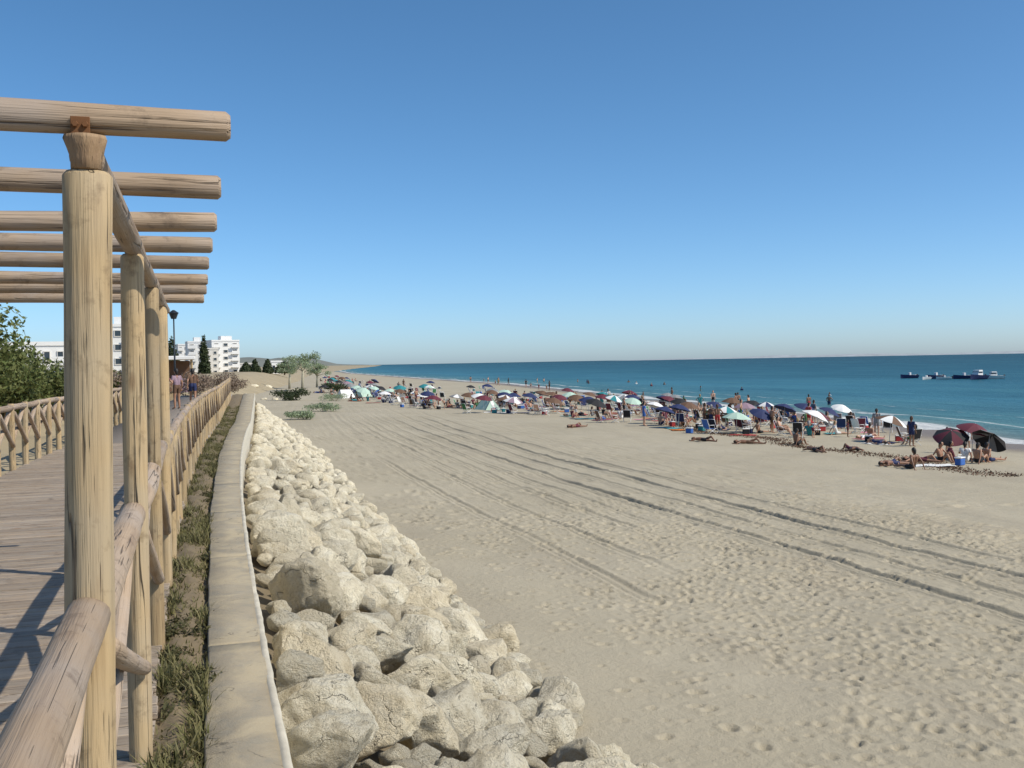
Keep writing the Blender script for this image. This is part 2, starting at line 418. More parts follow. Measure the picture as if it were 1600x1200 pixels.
CLOTH = {'navy': (0.015, 0.025, 0.09), 'black': (0.012, 0.012, 0.014), 'red': (0.38, 0.03, 0.03), 'white': (0.74, 0.73, 0.70),
         'teal': (0.02, 0.20, 0.22), 'pink': (0.55, 0.24, 0.28), 'yellow': (0.62, 0.45, 0.06), 'green': (0.05, 0.17, 0.06),
         'mauve': (0.28, 0.19, 0.23), 'maroon': (0.115, 0.018, 0.032), 'grey': (0.22, 0.22, 0.22), 'turquoise': (0.10, 0.38, 0.40),
         'brown': (0.13, 0.07, 0.04), 'orange': (0.55, 0.17, 0.03), 'mint': (0.42, 0.56, 0.46), 'blue': (0.04, 0.13, 0.42)}
CM = {k: flat('cloth_' + k, v, 0.8, var=0.12, bscale=60, bstr=0.25) for k, v in CLOTH.items()}
SKIN = [flat('skin_' + k, v, 0.5, var=0.08, bscale=30, bstr=0.05) for k, v in
        (('fair', (0.52, 0.31, 0.21)), ('tan', (0.36, 0.19, 0.115)), ('brown', (0.21, 0.105, 0.06)))]
HAIR = {k: flat('hair_' + k, v, 0.6, var=0.3, bscale=80) for k, v in
        (('dark', (0.012, 0.009, 0.007)), ('brown', (0.06, 0.03, 0.015)), ('fair', (0.27, 0.18, 0.08)), ('grey', (0.30, 0.29, 0.28)))}

# ------------------------------------------------------------------ layout curves (metres; Y runs along the promenade)
def wall_x(y):                       # seaward edge of the concrete wall
    return 0.345 + 0.00118 * y * y if y < 34 else 1.709 + 0.058 * (y - 34)
def wall_l(y):                       # landward edge
    return wall_x(y) - 0.365 - 0.006 * max(0, y - 8)
def rail_x(y):
    return wall_x(y) - 0.60 - 0.0125 * y
def bank_x(y):                       # where the rocks meet the sand
    if y < 56: return 3.62 + 0.039 * y
    return 5.80 - 0.06 * (y - 56)
SHP_Y = 1.33 * np.array([-80, 0, 35, 48, 66, 98, 173, 289, 500, 900, 1600, 3000, 9000])
SHP_X = 1.33 * np.array([27, 30, 33.6, 37.4, 40.2, 44.1, 53.5, 59, 72, 118, 215, 420, 1300])
def shore_x(y): return np.interp(y, SHP_Y, SHP_X)
SEA_Z, TOP_Z = -3.38, -2.5
def sand_base(x, y):
    sx = shore_x(y)
    f = np.clip((x - 4.0) / (sx - 4.0), -0.05, 3)
    z = TOP_Z - (TOP_Z - SEA_Z) * np.power(np.clip(f, 0, 1), 1.25)
    return np.where(f > 1, SEA_Z - 0.05 * (x - sx), z)

# ------------------------------------------------------------------ sand
def grown(a, b, h0, fine_to, grow, hmax):
    v = [a]; h = h0
    while v[-1] < b:
        if v[-1] > fine_to: h = min(h * grow, hmax)
        v.append(v[-1] + h)
    return np.array(v)

# wheel marks: (x0, bend, half gap of the two tyre edges, groove width, depth, ystart, yend)
RUTS = []
for xc, dp, y0, y1 in ((12.85, 0.062, 4, 90), (15.35, 0.068, 4, 90), (14.1, 0.044, 8, 100), (16.6, 0.042, 8, 100), (18.6, 0.026, 20, 100), (21.0, 0.026, 20, 100),
                       (7.7, 0.036, 15.5, 50), (9.1, 0.038, 17.5, 50), (10.7, 0.028, 22, 95), (11.6, 0.03, 24, 95), (9.8, 0.024, 32, 90)):
    RUTS.append((xc, random.uniform(-1, 1) * 0.004, 0.13 if dp > .05 else 0.10, 0.055, dp, y0, y1))

def rut_center(r, y):
    return r[0] + r[1] * (y - 26) + 0.00068 * (y - 24) ** 2 + 0.04 * np.sin(y * 0.31 + r[0] * 3)

def build_sand():
    xs = np.concatenate([np.arange(-2.0, 3.6, 0.3), grown(3.6, 17.6, 0.043, 99, 1, 1), grown(17.65, 105, 0.045, 17.7, 1.04, 1.5)])
    ys = np.concatenate([np.arange(-30, 6.0, 1.5), grown(6.0, 25.0, 0.043, 99, 1, 1), grown(25.05, 930, 0.05, 26, 1.017, 12.0)])
    X, Y = np.meshgrid(xs, ys); Xf, Yf = X.ravel(), Y.ravel()
    Z = sand_base(Xf, Yf)
    near = np.clip(1 - (Yf - 40) / 80, 0.25, 1)
    Z = Z + 0.05 * vnoise(Xf * 0.25, Yf * 0.25, seed=1) + 0.022 * vnoise(Xf * 0.9, Yf * 0.9, seed=2) * near
    lump = vnoise(Xf * 3.1, Yf * 3.1, seed=3); lump2 = vnoise(Xf * 7.0, Yf * 7.0, seed=4)
    trod = np.clip((Xf - 4.6) / 6.5, 0.15, 1.0) * np.clip(1.25 - (Yf - 16) / 40, 0.35, 1)
    Z = Z + near * (0.009 * lump + 0.007 * lump2) * trod
    # raked / driven lanes on the middle beach
    lane = np.clip((Xf - 6.6) / 4, 0, 1) * np.clip((22 - Xf) / 5, 0, 1) * np.clip((Yf - 21) / 16, 0, 1)
    Z = Z + lane * 0.020 * vnoise(Xf * 3.6 - 0.00245 * (Yf - 24) ** 2, Yf * 0.07, seed=8)
    for r in RUTS:
        c = rut_center(r, Yf); d = np.abs(Xf - c) + 0.012 * vnoise(Yf * 3.1, Xf * 3.1, seed=13)
        e = np.clip((Yf - r[5]) / 2.5, 0, 1) * np.clip((r[6] - Yf) / 12, 0, 1)
        wear = np.clip(0.8 + 0.3 * vnoise(Yf * 0.35, np.full_like(Yf, r[0] * 9), seed=5) + 0.15 * vnoise(Yf * 2.3, np.full_like(Yf, r[0] * 5), seed=15), 0.45, 1.2)
        groove = -np.exp(-((d - r[2]) / r[3]) ** 2) + 0.6 * np.exp(-((d - r[2] - 2.2 * r[3]) / (r[3] * 1.1)) ** 2)
        tread = -0.3 * np.exp(-(d / (r[2] * 1.1)) ** 4)
        Z = Z + e * wear * r[4] * (groove + tread)
    Z = Z.reshape(X.shape)
    # pits and footprints pressed into the near sand
    rg = np.random.default_rng(4)
    def press(fx, fy, a, L, Wd, dp, rim=0.5):
        R_ = 3.2 * L
        i0, i1 = np.searchsorted(xs, [fx - R_, fx + R_]); j0, j1 = np.searchsorted(ys, [fy - R_, fy + R_])
        if i1 - i0 < 2 or j1 - j0 < 2: return
        dx, dy = X[j0:j1, i0:i1] - fx, Y[j0:j1, i0:i1] - fy
        u = (dx * math.cos(a) + dy * math.sin(a)) / L; v = (-dx * math.sin(a) + dy * math.cos(a)) / Wd
        q = u * u + v * v
        Z[j0:j1, i0:i1] += dp * (-np.exp(-q ** 1.5 * 0.9) + rim * np.exp(-((np.sqrt(q) - 1.55) ** 2) * 4.5))
    def lane_x(fx, fy): return fx - 0.00068 * (fy - 24) ** 2
    for k in range(17000):
        fx = 4.3 + rg.random() ** 0.8 * 15.5; fy = 6.2 + rg.random() * 24
        if rg.random() > np.clip((fx - 3.6) / 8.0, 0.10, 1) * np.clip(1.5 - (fy - 11) / 20, 0.22, 1): continue
        if 12.4 < lane_x(fx, fy) < 16.9 and rg.random() < 0.8: continue
        if float(vnoise(np.array([fx * 0.35]), np.array([fy * 0.35]), seed=71)[0]) < -0.25 and rg.random() < 0.6: continue
        sc = 0.8 + 0.7 * rg.random() ** 2.5
        press(fx, fy, rg.random() * 3.14, 0.072 * sc, 0.052 * sc, (0.010 + 0.024 * rg.random()) * sc)
    for k in range(46):                       # trails of real footprints
        x0, y0 = 5 + rg.random() * 17, 6.5 + rg.random() * 34; h = rg.choice([0.2, 0.9, 1.5, 1.8, 2.6]) + rg.normal() * 0.3
        for q in range(int(rg.integers(10, 40))):
            x0 += 0.36 * math.cos(h); y0 += 0.36 * math.sin(h); h += rg.normal() * 0.06; sd_ = 0.11 * (1 if q % 2 else -1)
            if x0 < 4.8 or y0 < 6 or x0 > 30 or y0 > 32: continue
            press(x0 - sd_ * math.sin(h), y0 + sd_ * math.cos(h), h, 0.125, 0.056, 0.018 + 0.018 * rg.random())
    for k in range(1900):
        fx = 5.4 + rg.random() * 24; fy = 25 + rg.random() * 52
        if 11.6 < lane_x(fx, fy) < 17 and rg.random() < 0.7: continue
        press(fx, fy, rg.random() * 3.14, 0.21, 0.14, 0.020 + 0.022 * rg.random())
    # under the water and under the inland ground keep clear of the other sheets
    nx, ny = len(xs), len(ys)
    V = np.stack([Xf, Yf, Z.ravel()], 1)
    I = np.arange(nx * ny).reshape(ny, nx)
    F = np.stack([I[:-1, :-1], I[:-1, 1:], I[1:, 1:], I[1:, :-1]], -1).reshape(-1, 4)
    cx = Xf[F].mean(1); cy = Yf[F].mean(1)
    F = F[cx < shore_x(cy) + 16]
    me = np_mesh('sand', V, F, True)
    at = me.attributes.new('shore', 'FLOAT', 'POINT'); at.data.foreach_set('value', (Xf - shore_x(Yf)).astype(np.float32))
    o = mesh_obj('sand', me, MAT['sand']); tag(o, kind='structure')
    return xs, ys, Z
SX, SY, SZ = build_sand()
def sand_z(x, y):
    i = int(np.clip(np.searchsorted(SX, x), 1, len(SX) - 1)); j = int(np.clip(np.searchsorted(SY, y), 1, len(SY) - 1))
    tx = (x - SX[i - 1]) / (SX[i] - SX[i - 1]); ty = (y - SY[j - 1]) / (SY[j] - SY[j - 1])
    return float((SZ[j - 1, i - 1] * (1 - tx) + SZ[j - 1, i] * tx) * (1 - ty) + (SZ[j, i - 1] * (1 - tx) + SZ[j, i] * tx) * ty)

def on_sand(px, py):                 # the beach point seen at a photo position (1600x1200 frame)
    d = fw + rt * ((px - 800) / 1600) - up * ((py - 600) / 1600)
    z = -2.8
    for _ in range(14):
        k = (z - EYE.z) / d.z; p = EYE + d * k
        z = sand_z(p.x, p.y)
    return Vector((p.x, p.y, z))

# ------------------------------------------------------------------ sea
def build_sea():
    off = np.concatenate([np.arange(-7, 20, 0.6), grown(20, 40000, 1.0, 20, 1.09, 4000)])
    ys = np.concatenate([-grown(100, 40000, 20, 100, 1.3, 6000)[::-1], np.arange(-80, 120, 2.5), grown(120, 40000, 3, 120, 1.08, 4000)])
    O, Y = np.meshgrid(off, ys)
    X = shore_x(Y) + O
    sw = np.clip((O + 2) / 8, 0, 1) * np.exp(-np.clip(O, 0, None) / 60)
    Z = SEA_Z + 0.0 * X
    for c0, w, h in ((6.0, 1.3, 0.16), (12.5, 1.2, 0.13), (21, 1.6, 0.10), (31, 2.0, 0.08)):
        ph = 1.6 * vnoise(Y * 0.05, Y * 0 + c0, seed=6)
        am = np.clip(0.55 + 0.8 * vnoise(Y * 0.06, Y * 0 + c0 * 3, seed=7), 0, 1)
        Z = Z + h * am * np.exp(-((O - c0 - ph) / w) ** 2)
    Z = Z + sw * 0.03 * vnoise(X * 0.5, Y * 0.25, seed=9)
    ny, nx = X.shape; I = np.arange(nx * ny).reshape(ny, nx)
    F = np.stack([I[:-1, :-1], I[:-1, 1:], I[1:, 1:], I[1:, :-1]], -1).reshape(-1, 4)
    me = np_mesh('sea', np.stack([X.ravel(), Y.ravel(), Z.ravel()], 1), F, True)
    at = me.attributes.new('shore', 'FLOAT', 'POINT'); at.data.foreach_set('value', O.ravel().astype(np.float32))
    tag(mesh_obj('sea', me, MAT['sea']), kind='structure')
build_sea()

# ------------------------------------------------------------------ inland ground (left of the wall, and the far shore)
DECK_L = -3.35
def land_edge(y):
    if y < 70: return wall_x(y) - 0.12
    return np.interp(y, [70, 130, 300, 700, 1600, 3000, 9000], [wall_x(70) - .1, 8.0, 34, 86, 255, 530, 1650])
def land_z(x, y):
    e = land_edge(y); z = -0.14
    if x < DECK_L - 0.35:
        k = min(1, (DECK_L - 0.35 - x) / 4.0); z += 0.55 * k * k * (3 - 2 * k) * (0.85 + 0.3 * math.sin(y * 0.21))
    if y > 70:
        k = min(1, (y - 70) / 40); d = min(1, max(0, (e - x) / (4 + 0.05 * y)))
        z = z * (1 - k) + k * (-3.6 + 4.0 * d * d * (3 - 2 * d))
    return z
def build_land():
    ys = np.concatenate([np.arange(-40, 0, 4), grown(0, 9000, 0.8, 40, 1.06, 500)])
    fr = np.concatenate([[0, .25, .5], grown(1.0, 9000, 0.6, 9, 1.14, 900)])
    V = [(land_edge(y) - d, y, land_z(land_edge(y) - d, y) + (0.06 * math.sin(d * 1.7 + y) if d > 5 and y < 200 else 0)) for y in ys for d in fr]
    nx, ny = len(fr), len(ys); I = np.arange(nx * ny).reshape(ny, nx)
    F = np.stack([I[:-1, :-1], I[1:, :-1], I[1:, 1:], I[:-1, 1:]], -1).reshape(-1, 4)
    tag(mesh_obj('ground', np_mesh('ground', V, F, True), MAT['land']), kind='structure')
build_land()

# far hills and coast across the bay: low ridges with rounded outlines
def ridge(name, p0, p1, h, depth, seed, mat):
    p0, p1 = Vector(p0), Vector(p1); n = 90; d = (p1 - p0); side = Vector((d.y, -d.x, 0)).normalized()
    V = []
    for k in range(n + 1):
        u = k / n; e = min(1, u * 6, (1 - u) * 6)
        hh = h * e * (0.55 + 0.45 * float(vnoise(np.array([u * 9.0]), np.array([seed * 3.3]), seed=seed)[0]) + 0.15 * float(vnoise(np.array([u * 34.0]), np.array([1.0]), seed=seed)[0]))
        for v in range(7):
            s = v / 6; V.append(p0 + d * u + side * (s - 0.5) * depth + Vector((0, 0, -4 + (hh + 4) * math.sin(math.pi * s))))
    I = np.arange(len(V)).reshape(n + 1, 7)
    F = np.stack([I[:-1, :-1], I[:-1, 1:], I[1:, 1:], I[1:, :-1]], -1).reshape(-1, 4)
    return tag(mesh_obj(name, np_mesh(name, [tuple(v) for v in V], F, True), mat), kind='structure')
ridge('far_hill', (-1500, 7800, -2), (1500, 9600, -2), 90, 900, 3, MAT['hill'])
ridge('far_coast', (4200, 10200, -4), (12600, 4200, -4), 46, 500, 5, MAT['coast'])

# ------------------------------------------------------------------ logs
def log_mesh(length, r1, r2, name, n=16, seg=None, bend=0.01, seed=0, round_end=0.012):
    """round timber along +Z, base at the origin, with slight bend and irregular girth"""
    rg = random.Random(seed); seg = seg or max(6, int(length / 0.16))
    zs = [0, round_end] + [round_end + (length - 2 * round_end) * k / seg for k in range(1, seg)] + [length - round_end, length]
    bx, by = rg.uniform(-1, 1) * bend, rg.uniform(-1, 1) * bend
    V = []
    for z in zs:
        u = z / length; r = r1 + (r2 - r1) * u
        if z in (0, length): r -= round_end * 0.8
        ox, oy = bx * math.sin(math.pi * u), by * math.sin(math.pi * u)
        for k in range(n):
            a = 2 * math.pi * k / n
            rr = r * (1 + 0.03 * math.sin(z * 1.7 + seed * 1.3) + 0.025 * math.sin(3 * a + seed + z * 2.1) + 0.018 * math.sin(2 * a + z * 5 + seed * 2) + 0.012 * math.sin(z * 11 + seed))
            V.append((ox + rr * math.cos(a), oy + rr * math.sin(a), z))
    m = len(zs); F = []
    me = bpy.data.meshes.new(name)
    faces = [(j * n + k, j * n + (k + 1) % n, (j + 1) * n + (k + 1) % n, (j + 1) * n + k) for j in range(m - 1) for k in range(n)]
    faces += [tuple(range(n))[::-1], tuple(range((m - 1) * n, m * n))]
    me.from_pydata(V, [], faces)
    me.polygons.foreach_set('use_smooth', np.array([True] * (len(faces) - 2) + [False] * 2))
    me.polygons.foreach_set('material_index', np.array([0] * (len(faces) - 2) + [1] * 2, dtype=np.int32))
    return me

def log(name, a, b, r1, r2, mat, parent, seed=0, bend=0.013, n=16, origin=Vector((0, 0, 0))):
    a, b = Vector(a) - origin, Vector(b) - origin
    me = log_mesh((b - a).length, r1, r2, name, n=n, bend=bend, seed=seed)
    me.materials.append(mat); me.materials.append(MAT['endgrain'])
    o = bpy.data.objects.new(name, me); o.location = a
    o.rotation_mode = 'QUATERNION'; o.rotation_quaternion = (b - a).to_track_quat('Z', 'Y')
    return link(o, parent)

# ------------------------------------------------------------------ boardwalk with its planks
bw_me_rows = []
ysd = list(np.arange(-3, 70, 1.0))
V, F = [], []
for y in ysd:
    xr = rail_x(y) + 0.03 if y > 9 else -0.235
    xl = DECK_L + (xr + 0.235)
    V += [(xl, y, -0.045 if y < 25.9 else 0.0), (xr, y, -0.045 if y < 25.9 else 0.0), (xl, y, -0.2), (xr, y, -0.2)]
for j in range(len(ysd) - 1):
    a, b = 4 * j, 4 * j + 4
    F += [(a, a + 1, b + 1, b), (a + 1, a + 3, b + 3, b + 1), (a + 2, a, b, b + 2)]
def mat_deck_far():
    m, t, b = nodemat('far_deck')
    co = coords(t)
    br = N(t, 'ShaderNodeTexWave', wave_type='BANDS', bands_direction='Y', Scale=2.2); t.links.new(co, br.inputs['Vector'])
    c = mixc(t, noise(t, mapping(t, co, (1, 8, 1)), 1.0, 4), (0.27, 0.22, 0.17), (0.38, 0.32, 0.26))
    c = mixc(t, ramp(t, br.outputs['Fac'], [(0.0, (1, 1, 1)), (0.12, (0, 0, 0))]), c, (0.06, 0.05, 0.04))
    t.links.new(c, b.inputs['Base Color']); b.inputs['Roughness'].default_value = 0.85
    return m
deck = mesh_obj('boardwalk', np_mesh('boardwalk', V, F), mat_deck_far()); tag(deck, kind='structure')
pl_meshes = []
for k in range(5):
    bm = bmesh.new(); bm_box(bm, (0, 0, -0.02), (3.10 + 0.01 * k, 0.132, 0.036), bevel=0.006)
    me = bm_mesh(bm, 'plank'); me.materials.append(MAT['plank']); pl_meshes.append(me)
y = -1.0; k = 0
while y < 25.9:
    xr = -0.235 if y < 9 else rail_x(y) + 0.03
    o = bpy.data.objects.new('plank', pl_meshes[random.randrange(5)])
    o.location = (xr - 1.57 + random.uniform(-.012, .012), y, random.uniform(-.004, .004))
    o.rotation_euler = (random.uniform(-.006, .006), random.uniform(-.001, .001), random.uniform(-.0015, .0015))
    link(o, deck); y += 0.146; k += 1

# ------------------------------------------------------------------ pergola
PY = [2.87, 4.87, 6.87, 8.87]
PX = -0.275
perg = tag(empty('pergola', (-1.8, 5.9, 0)), 'round-log pergola with open rafters over the boardwalk at left', 'pergola')
PO = Vector((-1.8, 5.9, 0))
sid = 1
for i, y in enumerate(PY):
    log('post', (PX - 0.012 + 0.012 * (i > 0), y + 0.005, -0.6), (PX + 0.022, y, 2.262), 0.064 if i == 0 else 0.053, 0.060 if i == 0 else 0.049, MAT['post'], perg, seed=sid, origin=PO, n=24); sid += 1
    log('post', (-3.3, y, -0.6), (-3.3, y, 2.262), 0.064, 0.060, MAT['post'], perg, seed=sid, origin=PO); sid += 1
for x in (PX + 0.022, -3.3):
    for (a, b) in ((2.85, 6.86), (6.88, 10.25)):
        log('beam', (x, a, 2.302), (x, b, 2.302), 0.044, 0.043, MAT['rail'], perg, seed=sid, origin=PO, n=20); sid += 1
for y in (2.87, 3.80, 4.70, 5.60, 6.62, 7.75, 8.80, 9.87):
    dz = random.uniform(-.006, .006)
    log('rafter', (-3.9, y + random.uniform(-.03, .03), 2.392 + dz), (0.105 + random.uniform(-.006, .006), y, 2.392 + dz), 0.049, 0.041, MAT['rafter'], perg, seed=sid, origin=PO, n=18, bend=0.022); sid += 1
# rusted saddle strap where the first rafter is fixed to beam and post
bm = bmesh.new()                      # flared saddle block between post top and first rafter
cb = Vector((PX + 0.021, 2.842, 2.262)) - PO; prev = None
prf = [(0.030, 0.0), (0.037, 0.004), (0.039, 0.03), (0.045, 0.055), (0.053, 0.078), (0.050, 0.088), (0.030, 0.090)]
for r, z in prf:
    ring = [bm.verts.new(cb + Vector(((r + 0.0025 * math.sin(5 * a + z * 40)) * math.cos(a), (r + 0.002 * math.sin(3 * a)) * 0.8 * math.sin(a), z))) for a in [6.2832 * k / 20 for k in range(20)]]
    if prev:
        for k in range(20): bm.faces.new((prev[k], prev[(k + 1) % 20], ring[(k + 1) % 20], ring[k]))
    else: bm.faces.new(ring[::-1])
    prev = ring
bm.faces.new(prev)
mesh_obj('saddle_block', bm_mesh(bm, 'saddle_block', True), MAT['stained'], perg)['label'] = 'flared rust-stained block under the first rafter'
for dy in (-0.050, 0.050):
    bm = bmesh.new(); bm_box(bm, Vector((PX + 0.012, 2.87 + dy, 2.372)) - PO, (0.046, 0.004, 0.045), bevel=0.001)
    mesh_obj('strap', bm_mesh(bm, 'strap'), MAT['rust'], perg)
for k in range(0, 3, 2):
    bm = bmesh.new(); c = Vector((PX + 0.000 + 0.012 * k, 2.87 - 0.0525, 2.374)) - PO
    bm_tube(bm, c, c + Vector((0, -0.008, 0)), 0.009, 0.007, 6)
    mesh_obj('bolt', bm_mesh(bm, 'bolt'), MAT['rust'], perg)

# ------------------------------------------------------------------ railings (handrail, posts, crossed braces)
def railing(label, pts, own_post, hz=1.11, rr=0.058, brace=0.036, post_r=0.055, ph=1.16):
    org = Vector((pts[0][0], pts[0][1], 0)); global sid
    root = tag(empty('wooden_railing', org), label, 'railing')
    for i, (x, y) in enumerate(pts):
        if own_post[i]:
            log('post', (x, y, -0.25), (x + random.uniform(-.01, .01), y, ph + random.uniform(-.01, .02)), post_r, post_r * 0.95, MAT['post'], root, seed=sid, origin=org); sid += 1
        if i == len(pts) - 1: break
        x2, y2 = pts[i + 1]; d = (Vector((x2, y2, 0)) - Vector((x, y, 0)))
        if d.length > 2.5: pass
        un = d.normalized()
        log('handrail', (x, y - 0.02, hz), (x2, y2 + 0.02, hz + random.uniform(-.008, .008)), rr, rr * 0.96, MAT['rail'], root, seed=sid, origin=org, n=20); sid += 1
        s = Vector((un.y, -un.x, 0)) * 0.03
        a, b = Vector((x, y, 0)) + un * 0.05, Vector((x2, y2, 0)) - un * 0.05
        log('brace', a + s + Vector((0, 0, hz - 0.10)), b + s + Vector((0, 0, 0.42)), brace, brace * 0.95, MAT['rail'], root, seed=sid, origin=org, n=12); sid += 1
        log('brace', a - s + Vector((0, 0, 0.42)), b - s + Vector((0, 0, hz - 0.10)), brace, brace * 0.95, MAT['rail'], root, seed=sid, origin=org, n=12); sid += 1
    return root
pts = [(PX - 0.002, y) for y in (-1.13, 0.87)] + [(PX - 0.002, y) for y in PY]
railing('thick log handrail with crossed braces between the near pergola posts', pts, [1, 1, 0, 0, 0, 0])
pts = [(PX, 9.05)]; y = 10.2
while y < 62: pts.append((rail_x(y), y)); y += 1.35
railing('log railing curving right beyond the pergola along the boardwalk edge', pts, [1] * len(pts), rr=0.05, brace=0.032, post_r=0.05)
pts = []; y = 8.0
while y < 62:
    pts.append((DECK_L - 0.02 if y < 9 else DECK_L + rail_x(y) - rail_x(9) - 0.02, y)); y += 1.2
railing('log railing along the landward side of the boardwalk below the shrubs', pts, [1] * len(pts), rr=0.055, brace=0.042, post_r=0.06)

# ------------------------------------------------------------------ concrete wall, planting strip
JOINTS = np.arange(-2.6, 69, 3.1)
ysw = np.sort(np.concatenate([np.arange(-4, 70, 0.25)] + [JOINTS + d for d in (-0.012, -0.007, 0.007, 0.012)]))
V, F = [], []
prof = lambda y: [(wall_l(y), -0.5), (wall_l(y), -0.01), (wall_l(y) + 0.012, 0.0), (wall_x(y) - 0.03, 0.0), (wall_x(y) - 0.03, -0.9), ]
for y in ysw:
    jit = 0.012 * math.sin(y * 1.1) * math.sin(y * 0.37) + 0.004 * math.sin(y * 6.1 + math.sin(y * 2.3) * 2)
    dip = -0.022 if np.min(np.abs(JOINTS - y)) < 0.009 else 0.0
    for j, (x, z) in enumerate(prof(y)): V.append((x + (jit if j < 3 else 0), y, z + (dip if j in (1, 2, 3) else 0)))
n = 5
for j in range(len(ysw) - 1):
    for k in range(n - 1): F.append((j * n + k, j * n + k + 1, (j + 1) * n + k + 1, (j + 1) * n + k))
wall = mesh_obj('concrete_wall', np_mesh('concrete_wall', V, F), MAT['concrete'])
tag(wall, 'low grey concrete retaining wall curving between planting strip and rocks', 'wall')
V, F = [], []
prof = lambda y: [(wall_x(y) - 0.0495, -0.01), (wall_x(y) - 0.034, 0.007), (wall_x(y) - 0.010, 0.008), (wall_x(y) + 0.002, -0.004), (wall_x(y), -1.2)]
ysw2 = np.arange(-4, 70, 0.1)
for y in ysw2:
    jit = 0.004 * float(vnoise(np.array([y * 3.1]), np.array([0.5]), seed=61)[0]) + 0.004 * float(vnoise(np.array([y * 9.7]), np.array([2.5]), seed=62)[0])
    chip = -0.02 * max(0, float(vnoise(np.array([y * 2.3]), np.array([7.7]), seed=63)[0]) - 0.12) - 0.012 * max(0, float(vnoise(np.array([y * 7.3]), np.array([1.7]), seed=64)[0]) - 0.2)
    for j, (x, z) in enumerate(prof(y)): V.append((x + jit * (j in (1, 2, 3)), y, z + (chip if 0 < j < 4 else 0)))
for j in range(len(ysw2) - 1):
    for k in range(n - 1): F.append((j * n + k, j * n + k + 1, (j + 1) * n + k + 1, (j + 1) * n + k))
cp = mesh_obj('coping', np_mesh('coping', V, F), MAT['coping'], wall)  # narrow edge strip, paler than the wall top
cp['label'] = 'whitish seaward edge'
# soil strip
V, F = [], []
for y in np.arange(-4, 70, 0.2):
    a, b = (-0.26 if y < 9 else rail_x(y)), wall_l(y) + 0.004
    for k in range(7):
        u = k / 6; V.append((a + (b - a) * u, y, -0.075 + 0.05 * math.sin(u * 3.1) + 0.018 * math.sin(y * 5 + k * 2.1) + 0.012 * math.sin(y * 11 + k)))
m_ = len(np.arange(-4, 70, 0.2)); I = np.arange(m_ * 7).reshape(m_, 7)
F = np.stack([I[:-1, :-1], I[:-1, 1:], I[1:, 1:], I[1:, :-1]], -1).reshape(-1, 4)
tag(mesh_obj('soil_strip', np_mesh('soil_strip', V, F, True), MAT['soil']), kind='structure')
# weeds
def blades(name, count, pos, hmin, hmax, wd, mat, label, cat, lean=0.6, seed=0):
    rg = np.random.default_rng(seed); V = []; F = []
    for k in range(count):
        p = pos(rg)
        if p is None: continue
        x, y, z, sc = p
        a = rg.random() * 6.283; h = (hmin + (hmax - hmin) * rg.random()) * sc; l = lean * h * rg.random()
        w = wd * (0.6 + 0.8 * rg.random()); ca, sa = math.cos(a), math.sin(a); i = len(V)
        V += [(x - sa * w, y + ca * w, z), (x + sa * w, y - ca * w, z), (x + ca * l * .4 + sa * w * .7, y + sa * l * .4 - ca * w * .7, z + h * .6), (x + ca * l * .4 - sa * w * .7, y + sa * l * .4 + ca * w * .7, z + h * .6), (x + ca * l, y + sa * l, z + h)]
        F += [(i, i + 1, i + 2, i + 3)]; F += [(i + 3, i + 2, i + 4, i + 4)]
    me = bpy.data.meshes.new(name)
    me.from_pydata(V, [], [f if f[2] != f[3] else f[:3] for f in F])
    return tag(mesh_obj(name, me, mat), label, cat, kind='stuff')
def weed_pos(rg):
    y = 2.5 + 46 * rg.random() ** 1.8
    a, b = (-0.25 if y < 9 else rail_x(y)), wall_l(y) + 0.02
    x = a + (b - a) * (0.02 + 0.98 * rg.random())
    d = float(vnoise(np.array([x * 5.0 + 5]), np.array([y * 2.1]), seed=21)[0]) + 0.5 * float(vnoise(np.array([x * 11.0]), np.array([y * 6.1]), seed=22)[0])
    if d < -0.12 and rg.random() < 0.85: return None
    return x, y, -0.055, 0.5 + 1.0 * max(0, d)
blades('weeds', 26000, weed_pos, 0.025, 0.12, 0.0055, MAT['grass'], 'dry olive weeds in the strip beside the concrete wall', 'weeds', 1.5, 3)
def creeper():
    rg = np.random.default_rng(17); bl = []
    for k in range(120):
        y = 3.0 + 40 * rg.random() ** 1.7; a, b = (-0.25 if y < 9 else rail_x(y)), wall_l(y)
        x = a + (b - a) * rg.uniform(0.12, 0.98); r = rg.uniform(0.05, 0.13)
        bl.append((x, y, -0.04, r, r * 1.5, r * rg.uniform(0.35, 0.75)))
    V, F = leaf_cloud(bl, 24000, 0.017, 18); V[:, 2] = np.maximum(V[:, 2], -0.05)
    tag(mesh_obj('creepers', np_mesh('creepers', V, F), MAT['creeper']), 'dark green low creepers among the weeds beside the concrete wall', 'creepers', kind='stuff')
CREEPER = creeper

# ------------------------------------------------------------------ rock bank
def ordinal(n):
    w = ['first', 'second', 'third', 'fourth', 'fifth', 'sixth', 'seventh', 'eighth', 'ninth', 'tenth', 'eleventh', 'twelfth', 'thirteenth',
         'fourteenth', 'fifteenth', 'sixteenth', 'seventeenth', 'eighteenth', 'nineteenth']
    if n <= 19: return w[n - 1]
    tens = {2: ('twenty', 'twentieth'), 3: ('thirty', 'thirtieth'), 4: ('forty', 'fortieth'), 5: ('fifty', 'fiftieth'), 6: ('sixty', 'sixtieth'), 7: ('seventy', 'seventieth'), 8: ('eighty', 'eightieth'), 9: ('ninety', 'ninetieth')}
    return tens[n // 10][1] if n % 10 == 0 else tens[n // 10][0] + '-' + w[n % 10 - 1]

_ico = {}
def ico(sub):
    if sub not in _ico:
        bm = bmesh.new(); bmesh.ops.create_icosphere(bm, subdivisions=sub, radius=1.0)
        _ico[sub] = (np.array([v.co[:] for v in bm.verts]), np.array([[v.index for v in f.verts] for f in bm.faces])); bm.free()
    return _ico[sub]

